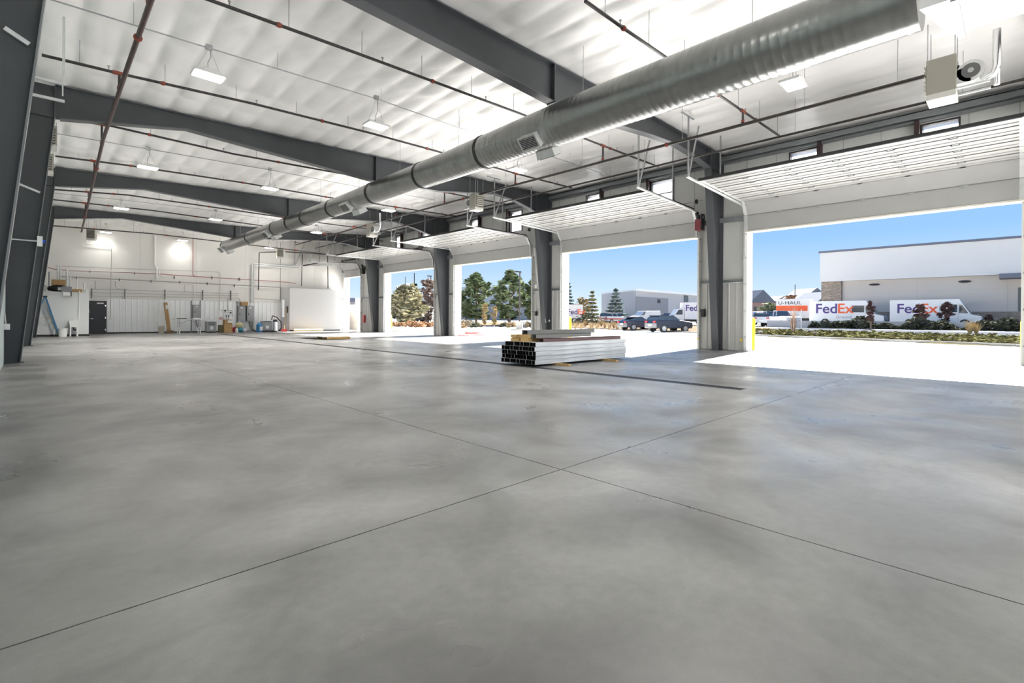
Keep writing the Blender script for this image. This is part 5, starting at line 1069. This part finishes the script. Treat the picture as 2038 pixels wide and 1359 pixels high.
# electrical panels
def epanel(u0, u1, v0, v1, lab):
    R = thing('breaker_cabinet', lab, 'electrical panel', onB((u0+u1)/2, v1, .1), 'grey electrical panels on the back wall'); m, a, b = wallbox(u0, u1, v0, v1, .07, .24); cs = m.build('cabinet', greyp, R)
    m = bbox(MB(), a[0]+.03, b[0]-.03, a[2]+.03, b[2]-.03, .24, .255); d = m.build('door_panel', mat('panel_grey', (.34, .35, .36), .45), cs)
    w = b[0]-a[0]; h = b[2]-a[2]; m = bbox(MB(), a[0]+w*.32, a[0]+w*.60, b[2]-h*.17, b[2]-h*.08, .255, .262); m.build('label_plate', white, d)
    m = bbox(MB(), a[0]+w*.18, a[0]+w*.26, a[2]+h*.42, a[2]+h*.52, .255, .29); m.build('latch', black, d)
epanel(384, 400, 616.5, 643, 'single grey electrical panel above the folding table'); epanel(474, 488.5, 617, 647.5, 'left of the twin grey electrical panels'); epanel(491.5, 505, 617, 648, 'right of the twin grey electrical panels')
for u, v0, v1, lab in ((381, 608, 671, 'dark vertical strut left of the single electrical panel'), (398.7, 608, 617, 'short dark vertical strut above the single electrical panel'), (472.3, 608, 668, 'dark vertical strut left of the twin electrical panels'), (503, 648, 665, 'dark vertical strut below the twin electrical panels')):
    m, a, b = wallbox(u-.8, u+.8, v0, v1, .066, .12); solo('wall_strut', m, MATS['girt_grey'], lab, 'strut')
m, a, b = wallbox(488.5, 491, 617, 647, .07, .16); solo('wire_gutter', m, black, 'black gap channel between the twin electrical panels', 'channel')
m, a, b = wallbox(480, 493.5, 609, 616.5, .08, .36); solo('cardboard_box', m, card, 'brown cardboard box on top of the twin electrical panels', 'box')
for px, lab in (([(391, 643), (391, 655), (394, 660), (396, 666)], 'flexible grey conduit below the single electrical panel'), ([(497.5, 648), (498, 656), (502, 662), (508, 666)], 'flexible dark conduit below the twin electrical panels')):
    m = MB(); m.tube([onB(u, v, .18) for u, v in px], .045, 8); solo('flexible_conduit', m, greyp, lab, 'conduit', smooth=True)
# manifold
R = thing('meter_manifold', 'small valve and meter manifold on the back wall above the stacked boxes', 'valves', onB(455, 630, .1))
for (u0, v0, u1, v1) in ((447, 626, 461, 626), (447, 630, 461, 630), (449, 625, 449, 632), (455, 625, 455, 632), (461, 626, 463, 637), (436, 626, 444, 626)): m = MB(); m.tube([onB(u0, v0, .15), onB(u1, v1, .15)], .03, 6); m.build('manifold_pipe', galvl if v0 != 630 else white, R)
for u, v in ((448, 627), (459, 631)): m = MB(); c = onB(u, v, .2); m.ball(c, .06); m.build('valve', black, R)
for u in (450.5, 455): m = MB(); m.tube([onB(u, 646, .3), onB(u, 638, .3)], .012, 6); c = onB(u, 637.5, .3); m.ball(c, .05); solo('sample_bottle', m, black, '%s of two small black-topped risers above the stacked boxes' % ('left' if u < 452 else 'right'), 'valve')
m, a, b = wallbox(436.5, 443.5, 640, 645, .07, .12); solo('wall_notice', m, mat('notice_pink', (.65, .38, .36), .6), 'small red and white notice on the liner beside the manifold', 'sign')
# loose objects standing on the floor (placed in front of the wall)
def stand(u0, u1, vb, vt, y, dep):               # box on the floor with front face at y
    a = onY(u0, vb, y); b = onY(u1, vt, y); return a[0], b[0], y, y+dep, 0, b[2]
R = thing('folding_table', 'white folding table with risers on its legs before the liner', 'table', (7.3, 38.2, 0)); a, b = onY(346, 644, 38.0), onY(407, 644, 38.0); x0, x1 = a[0], b[0]; zt_ = .95
m = MB(); m.box(x0, x1, 37.7, 38.45, zt_-.04, zt_); m.build('table_top', white, R)
for x in (x0+.28, x1-.28):
    for y in (37.78, 38.36):
        m = MB(); m.tube([(x, y, .30), (x, y, .62), (x+(.0), y+(.12 if y < 38 else -.12), zt_-.04)], .016, 6); m.build('leg', greyp, R)
        m = MB(); m.tube([(x, y, 0), (x, y, .42)], .032, 8); m.build('leg_riser', white, R)
m = MB(); m.bar((x0+.28, 38.07, .62), (x0+.9, 38.07, zt_-.05), .02); m.bar((x1-.28, 38.07, .62), (x1-.9, 38.07, zt_-.05), .02); m.build('leg_brace', greyp, R)
for i, (u0, u1, h, m_, lab) in enumerate(((353, 371, .05, black, 'flat black case lying on the left half of the folding table'), (386, 397, .07, white, 'flat white package lying on the right half of the folding table'))):
    a, b = onY(u0, 640, 38.0), onY(u1, 640, 38.0); m = MB(); m.box(a[0], b[0], 37.85, 38.2, zt_+.001, zt_+h); solo('flat_case', m, m_, lab, 'case')
def sbox(name, u0, u1, vt, y, dep, m_, lab, cat='box', z0=0.0):
    a = onY(u0, 660, y); b = onY(u1, vt, y); m = MB(); m.box(a[0], b[0], y, y+dep, z0, b[2]); return solo(name, m, m_, lab, cat), a[0], b[0], b[2]
R = thing('waste_bin', 'tan bin with white paper sticking out, left of the upright tall carton', 'bin', (6.1, 38.6, 0)); a = onY(316, 660, 38.6)[0]; b = onY(329, 660, 38.6)[0]; m = MB(); m.tube([((a+b)/2, 38.8, 0), ((a+b)/2, 38.8, .48)], [(b-a)/2*.85, (b-a)/2], 16); m.build('bin_body', mat('bin_tan', (.42, .38, .31), .8), R)
m = MB(); m.bar(((a+b)/2-.1, 38.75, .40), ((a+b)/2-.22, 38.75, .80), .14, .08); m.build('paper_roll', white, R)
a = onY(329, 660, 39.3)[0]; R = thing('tall_carton', 'tall narrow brown carton leaning upright against the liner', 'box', (a, 39.4, 0)); m = MB(); m.bar((a+.25, 39.45, .02), (a+.08, 39.75, 2.02), .20, .16, up=(0, 1, 0)); cbm = m.build('carton', card, R); m = MB(); m.bar((a+.12, 39.52, 1.6), (a+.10, 39.56, 1.85), .10, .15, up=(0, 1, 0)); m.build('paper_label', white, cbm)
sbox('cardboard_box', 334, 346, 668, 38.9, .5, mat('cardboard_dark', (.22, .15, .08), .8), 'low dark cardboard box behind the left leg of the folding table')
def transformer(u0, u1, vt, y, lab, slots):
    a = onY(u0, 660, y); b = onY(u1, vt, y); R = thing('transformer_cabinet', lab, 'transformer', (a[0], y, 0)); x0, x1, h = a[0], b[0], b[2]
    m = MB(); m.box(x0, x1, y, y+.5, .10, h); cs = m.build('cabinet', mat('cabinet_grey', (.30, .31, .32), .5), R); m = MB(); m.box(x0+.03, x1-.03, y+.05, y+.45, 0, .10); m.build('plinth', black, R)
    for z in slots: m = MB(); m.box(x0+.08, x1-.08, y-.01, y, h*z, h*z+.05); m.build('vent_slot', black, cs)
    m = MB(); w = x1-x0; m.box(x0+w*.36, x0+w*.66, y-.012, y-.002, h*.30, h*.58); m.build('label_plate', white, cs)
    return x0, x1, h
x0, x1, h = transformer(412, 431, 649, 38.7, 'dark grey ventilated transformer cabinet right of the folding table', (.72, .85)); 
m = MB(); m.box(x0+.15, x1-.1, 38.8, 39.1, h, h+.16); solo('white_tray', m, white, 'white tray and papers lying on the left transformer cabinet', 'tray')
transformer(522, 542, 646.5, 39.3, 'grey transformer cabinet with a black top band beside the vacuum', (.92,))
_, a0, a1, hz_ = sbox('cardboard_box', 447, 463, 654, 38.55, .55, card, 'large brown cardboard box, the lower of the stacked pair')
m = MB(); m.box(a0+.02, a1-.02, 38.57, 39.05, hz_+.002, hz_+.32); solo('cardboard_box', m, mat('cardboard_b', (.38, .23, .10), .8), 'smaller brown cardboard box stacked on the large one', 'box'); m = MB(); m.box(a0+.2, a0+.5, 38.53, 38.568, hz_+.10, hz_+.28); solo('paper_label', m, white, 'white paper label on the smaller stacked cardboard box', 'label')
sbox('cardboard_box', 438, 447, 656, 38.8, .5, mat('cardboard_olive', (.16, .14, .08), .8), 'dark olive box left of the stacked cardboard boxes')
def bottle(name, u, vb, r_, h, m_, lab, cap_=white, cat='bottle'):
    p = onZ(u, vb); R = thing(name, lab, cat, p); m = MB(); m.tube([(p[0], p[1], 0), (p[0], p[1], h*.7), (p[0], p[1], h*.82), (p[0], p[1], h*.9)], [r_, r_, r_*.5, r_*.28], 14); m.build('bottle_body', m_, R, smooth=True); m = MB(); m.tube([(p[0], p[1], h*.9), (p[0], p[1], h)], r_*.3, 10); m.build('cap', cap_, R)
bottle('water_jug', 516.5, 668.5, .20, .78, blue, 'blue jug with white label left of the grey transformer'); p = onZ(517, 668.5); m = MB(); m.box(p[0]-.05, p[0]+.14, p[1]-.23, p[1]-.205, .12, .40); solo('jug_label', m, white, 'white label panel on the blue jug', 'label')
bottle('red_container', 467.5, 669.5, .17, .42, mat('crimson', (.35, .02, .05), .5), 'dark red plastic container right of the stacked boxes', cat='container'); bottle('white_container', 471.5, 670, .10, .34, white, 'small white container beside the dark red one', cat='container')
p = onZ(479, 669.5)
for i, (dx, dy, s_, m_, lab) in enumerate(((0, 0, .22, mat('teal_bag', (.02, .22, .30), .5), 'teal plastic bag in the heap below the twin panels'), (-.05, .1, .26, mat('cream_bag', (.62, .56, .33), .7), 'cream coloured bag on top of the heap below the twin panels'), (.26, -.02, .18, mat('lilac_bag', (.60, .58, .70), .6), 'pale lilac bag at the right of the heap below the twin panels'))):
    m = MB(); m.ball((p[0]+dx, p[1]+dy, s_*.8+(.28 if i == 1 else 0)), s_, s_*.8, s_*.8, 12, 8); solo('plastic_bag', m, m_, lab, 'bag', smooth=True)
p = onZ(489, 669); m = MB(); m.box(p[0]-.35, p[0]+.9, p[1], p[1]+.12, .02, .09); m.box(p[0]-.30, p[0]-.24, p[1], p[1]+.05, .0, .45); solo('metal_offcuts', m, greyp, 'dark metal offcuts lying below the twin electrical panels', 'scrap')
p = onZ(548, 667.5); R = thing('shop_vacuum', 'silver and black shop vacuum with a looping black hose', 'vacuum', p); m = MB(); m.tube([(p[0], p[1], .08), (p[0], p[1], .75)], .17, 16); m.build('tank', chrome, R, smooth=True); m = MB(); m.tube([(p[0], p[1], .75), (p[0], p[1], .92)], [.18, .12], 16); m.build('motor_head', black, R)
m = MB(); m.tube([(p[0]-.25, p[1], .9), (p[0]-.2, p[1], 1.2), (p[0]+.1, p[1], 1.1), (p[0]+.42, p[1], .75), (p[0]+.45, p[1], .3), (p[0]+.3, p[1], .1)], .04, 8); m.build('hose', black, R, smooth=True); m = MB(); m.tube([(p[0], p[1], 0), (p[0], p[1], .08)], .22, 16); m.build('wheel_base', black, R)
p = onZ(566, 667); R = thing('broom', 'red-headed broom leaning against the white corner room', 'broom', p); m = MB(); m.tube([(p[0], p[1], .1), (p[0]+.22, p[1]+.2, 1.75)], .02, 8); m.build('handle', wood, R); m = MB(); m.box(p[0]-.2, p[0]+.2, p[1]-.05, p[1]+.05, 0, .2); m.build('broom_head', red, R)
p = onZ(571, 666.2); R = thing('dust_mop', 'dark-topped pole leaning at the edge of the white corner room', 'mop', p); m = MB(); m.tube([(p[0], p[1], 0), (p[0]+.05, p[1]+.05, 1.5)], .02, 8); m.build('handle', galvl, R); m = MB(); m.tube([(p[0]+.05, p[1]+.05, 1.45), (p[0]+.05, p[1]+.05, 1.95)], .05, 8); m.build('mop_grip', black, R)
m, a, b = wallbox(560, 564, 616, 648, .25, .40); m = MB(); q = onY(563, 632, 40.2); m.box(q[0]-.12, q[0]+.06, 40.05, 40.30, 1.1, 2.45); solo('disconnect_box', m, galvl, 'grey disconnect box on the side of the white corner room', 'electrical box')
# left column fittings
q = onY(77, 495, 17.0); R = thing('pull_station', 'white handset box with a blue knob on the second nearest left column', 'switch', q); m = MB(); m.box(q[0]-.05, q[0]+.05, 16.9, 17.08, q[2]-.12, q[2]+.12); m.build('box_body', white, R); m = MB(); m.tube([(q[0]+.05, 16.95, q[2]), (q[0]+.10, 16.95, q[2])], .04, 8); m.build('knob', mat('knob_blue', (.02, .08, .55), .4), R)
m = MB(); a = onY(16, 491, 17.02); m.bar(a, (q[0]-.05, 17.0, q[2]), .03, .03); m.build('feed_conduit', galvl, R)
a, b = onY(8, 540, 17.0), onY(12, 665, 17.0); R = thing('thermostat', 'white box at the end of a conduit on the second nearest left column', 'switch', b); m = MB(); m.tube([(a[0], 17.0, 3.6), (a[0], 17.0, b[2]+.35), (b[0], 17.0, b[2]+.05)], .016, 6); m.build('feed_conduit', galvl, R); m = MB(); m.box(b[0]-.06, b[0]+.07, 16.93, 17.06, b[2]-.08, b[2]+.06); m.build('box_body', white, R)
for (u0, v0, u1, v1, Y, lab) in ((0, 72, 50, 104, 8.26, 'bright angle brace on the nearest left column'), (30, 380, 76, 398, 17.16, 'bright angle brace on the second nearest left column'), (55, 168, 124, 182, 13.6, 'upper galvanised strut of a bracket on the left wall, before the second frame'), (55, 203, 122, 216, 13.6, 'lower galvanised strut of a bracket on the left wall, before the second frame')):
    a, b = onY(u0, v0, Y), onY(u1, v1, Y); a = (-.455, Y, a[2]) if Y == 13.6 else a; m = MB(); m.bar(a, b, .045, .05); solo('angle_brace', m, galvl, lab, 'brace')
for u, v0, v1, Y in ((118, -40, 205, 13.6), (121, -40, 180, 13.6)):
    a, b = onY(u, v1, Y), onY(u, v0, Y); m = MB(); m.tube([a, (a[0], Y, ceil(a[0], Y)-.02)], .012, 6); solo('hanger_rod', m, galvl, 'thin rod holding the %s strut of the left wall bracket' % ('lower' if u == 118 else 'upper'), 'rod')
# pier fittings
for u, v, Y, w, h, m_, nm, lab, cat in ((1399, 617, 8.9, .06, .16, black, 'push_button', 'black push button box on the nearest pier, left of the steel column', 'switch'), (1066, 569, 17.7, .09, .10, white, 'junction_box', 'pale box with two arms on the second nearest pier', 'box'), (1066, 623, 17.8, .05, .12, black, 'push_button', 'black push button box on the second nearest pier', 'switch'), (1092, 637, 17.05, .05, .05, white, 'conduit_end', 'white round box at the end of the sloping conduit on the second nearest pier', 'box'), (724, 639, 37.3, .14, .30, red, 'fire_extinguisher', 'red fire extinguisher on the furthest pier', 'fire extinguisher')):
    p = onX(u, v, 19.42); m = MB(); m.box(p[0]-.03, 19.499, p[1]-w, p[1]+w, p[2]-h, p[2]+h); solo(nm, m, m_, lab, cat)
a, b = onX(1071, 520, 19.0), onX(1079, 633, 19.2); m = MB(); m.tube([(18.5, 17.45, 5.0), (18.75, 17.4, 3.0), (19.1, 17.1, .95)], .014, 6); solo('sloping_conduit', m, white, 'thin white conduit running down the column of the second nearest pier', 'conduit')
for y, s_, lab in ((7.42, 1, 'amber door sensor at the foot of the nearest pier, bollard side'), (9.12, 1, 'amber door sensor at the foot of the nearest pier, far side')):
    m = MB(); m.tube([(19.40, y-.03, .42), (19.40, y+.04, .42)], .045, 10); m.box(19.40, 19.50, y-.02, y+.02, .36, .48); solo('door_sensor', m, mat('amber', (.75, .55, .10), .4), lab, 'sensor')
relabel('ornamental grass clumps in the mulch bed', 'dry tan ornamental grass clump left of the dark hatchback, %s from the left')
relabel('rounded shrubs in the bed below the pines', 'low rounded shrub in the bed below the pines, %s from the left')
relabel('dry shrubs under the olive tree', 'low orange-tan dry shrub under the olive-yellow tree, %s from the left')
relabel('landscape rocks on the grassy verge', 'small pale landscape rock on the grassy verge, %s from the left')
# tidy helper properties
for o in bpy.data.objects:
    if '_o' in o: del o['_o']
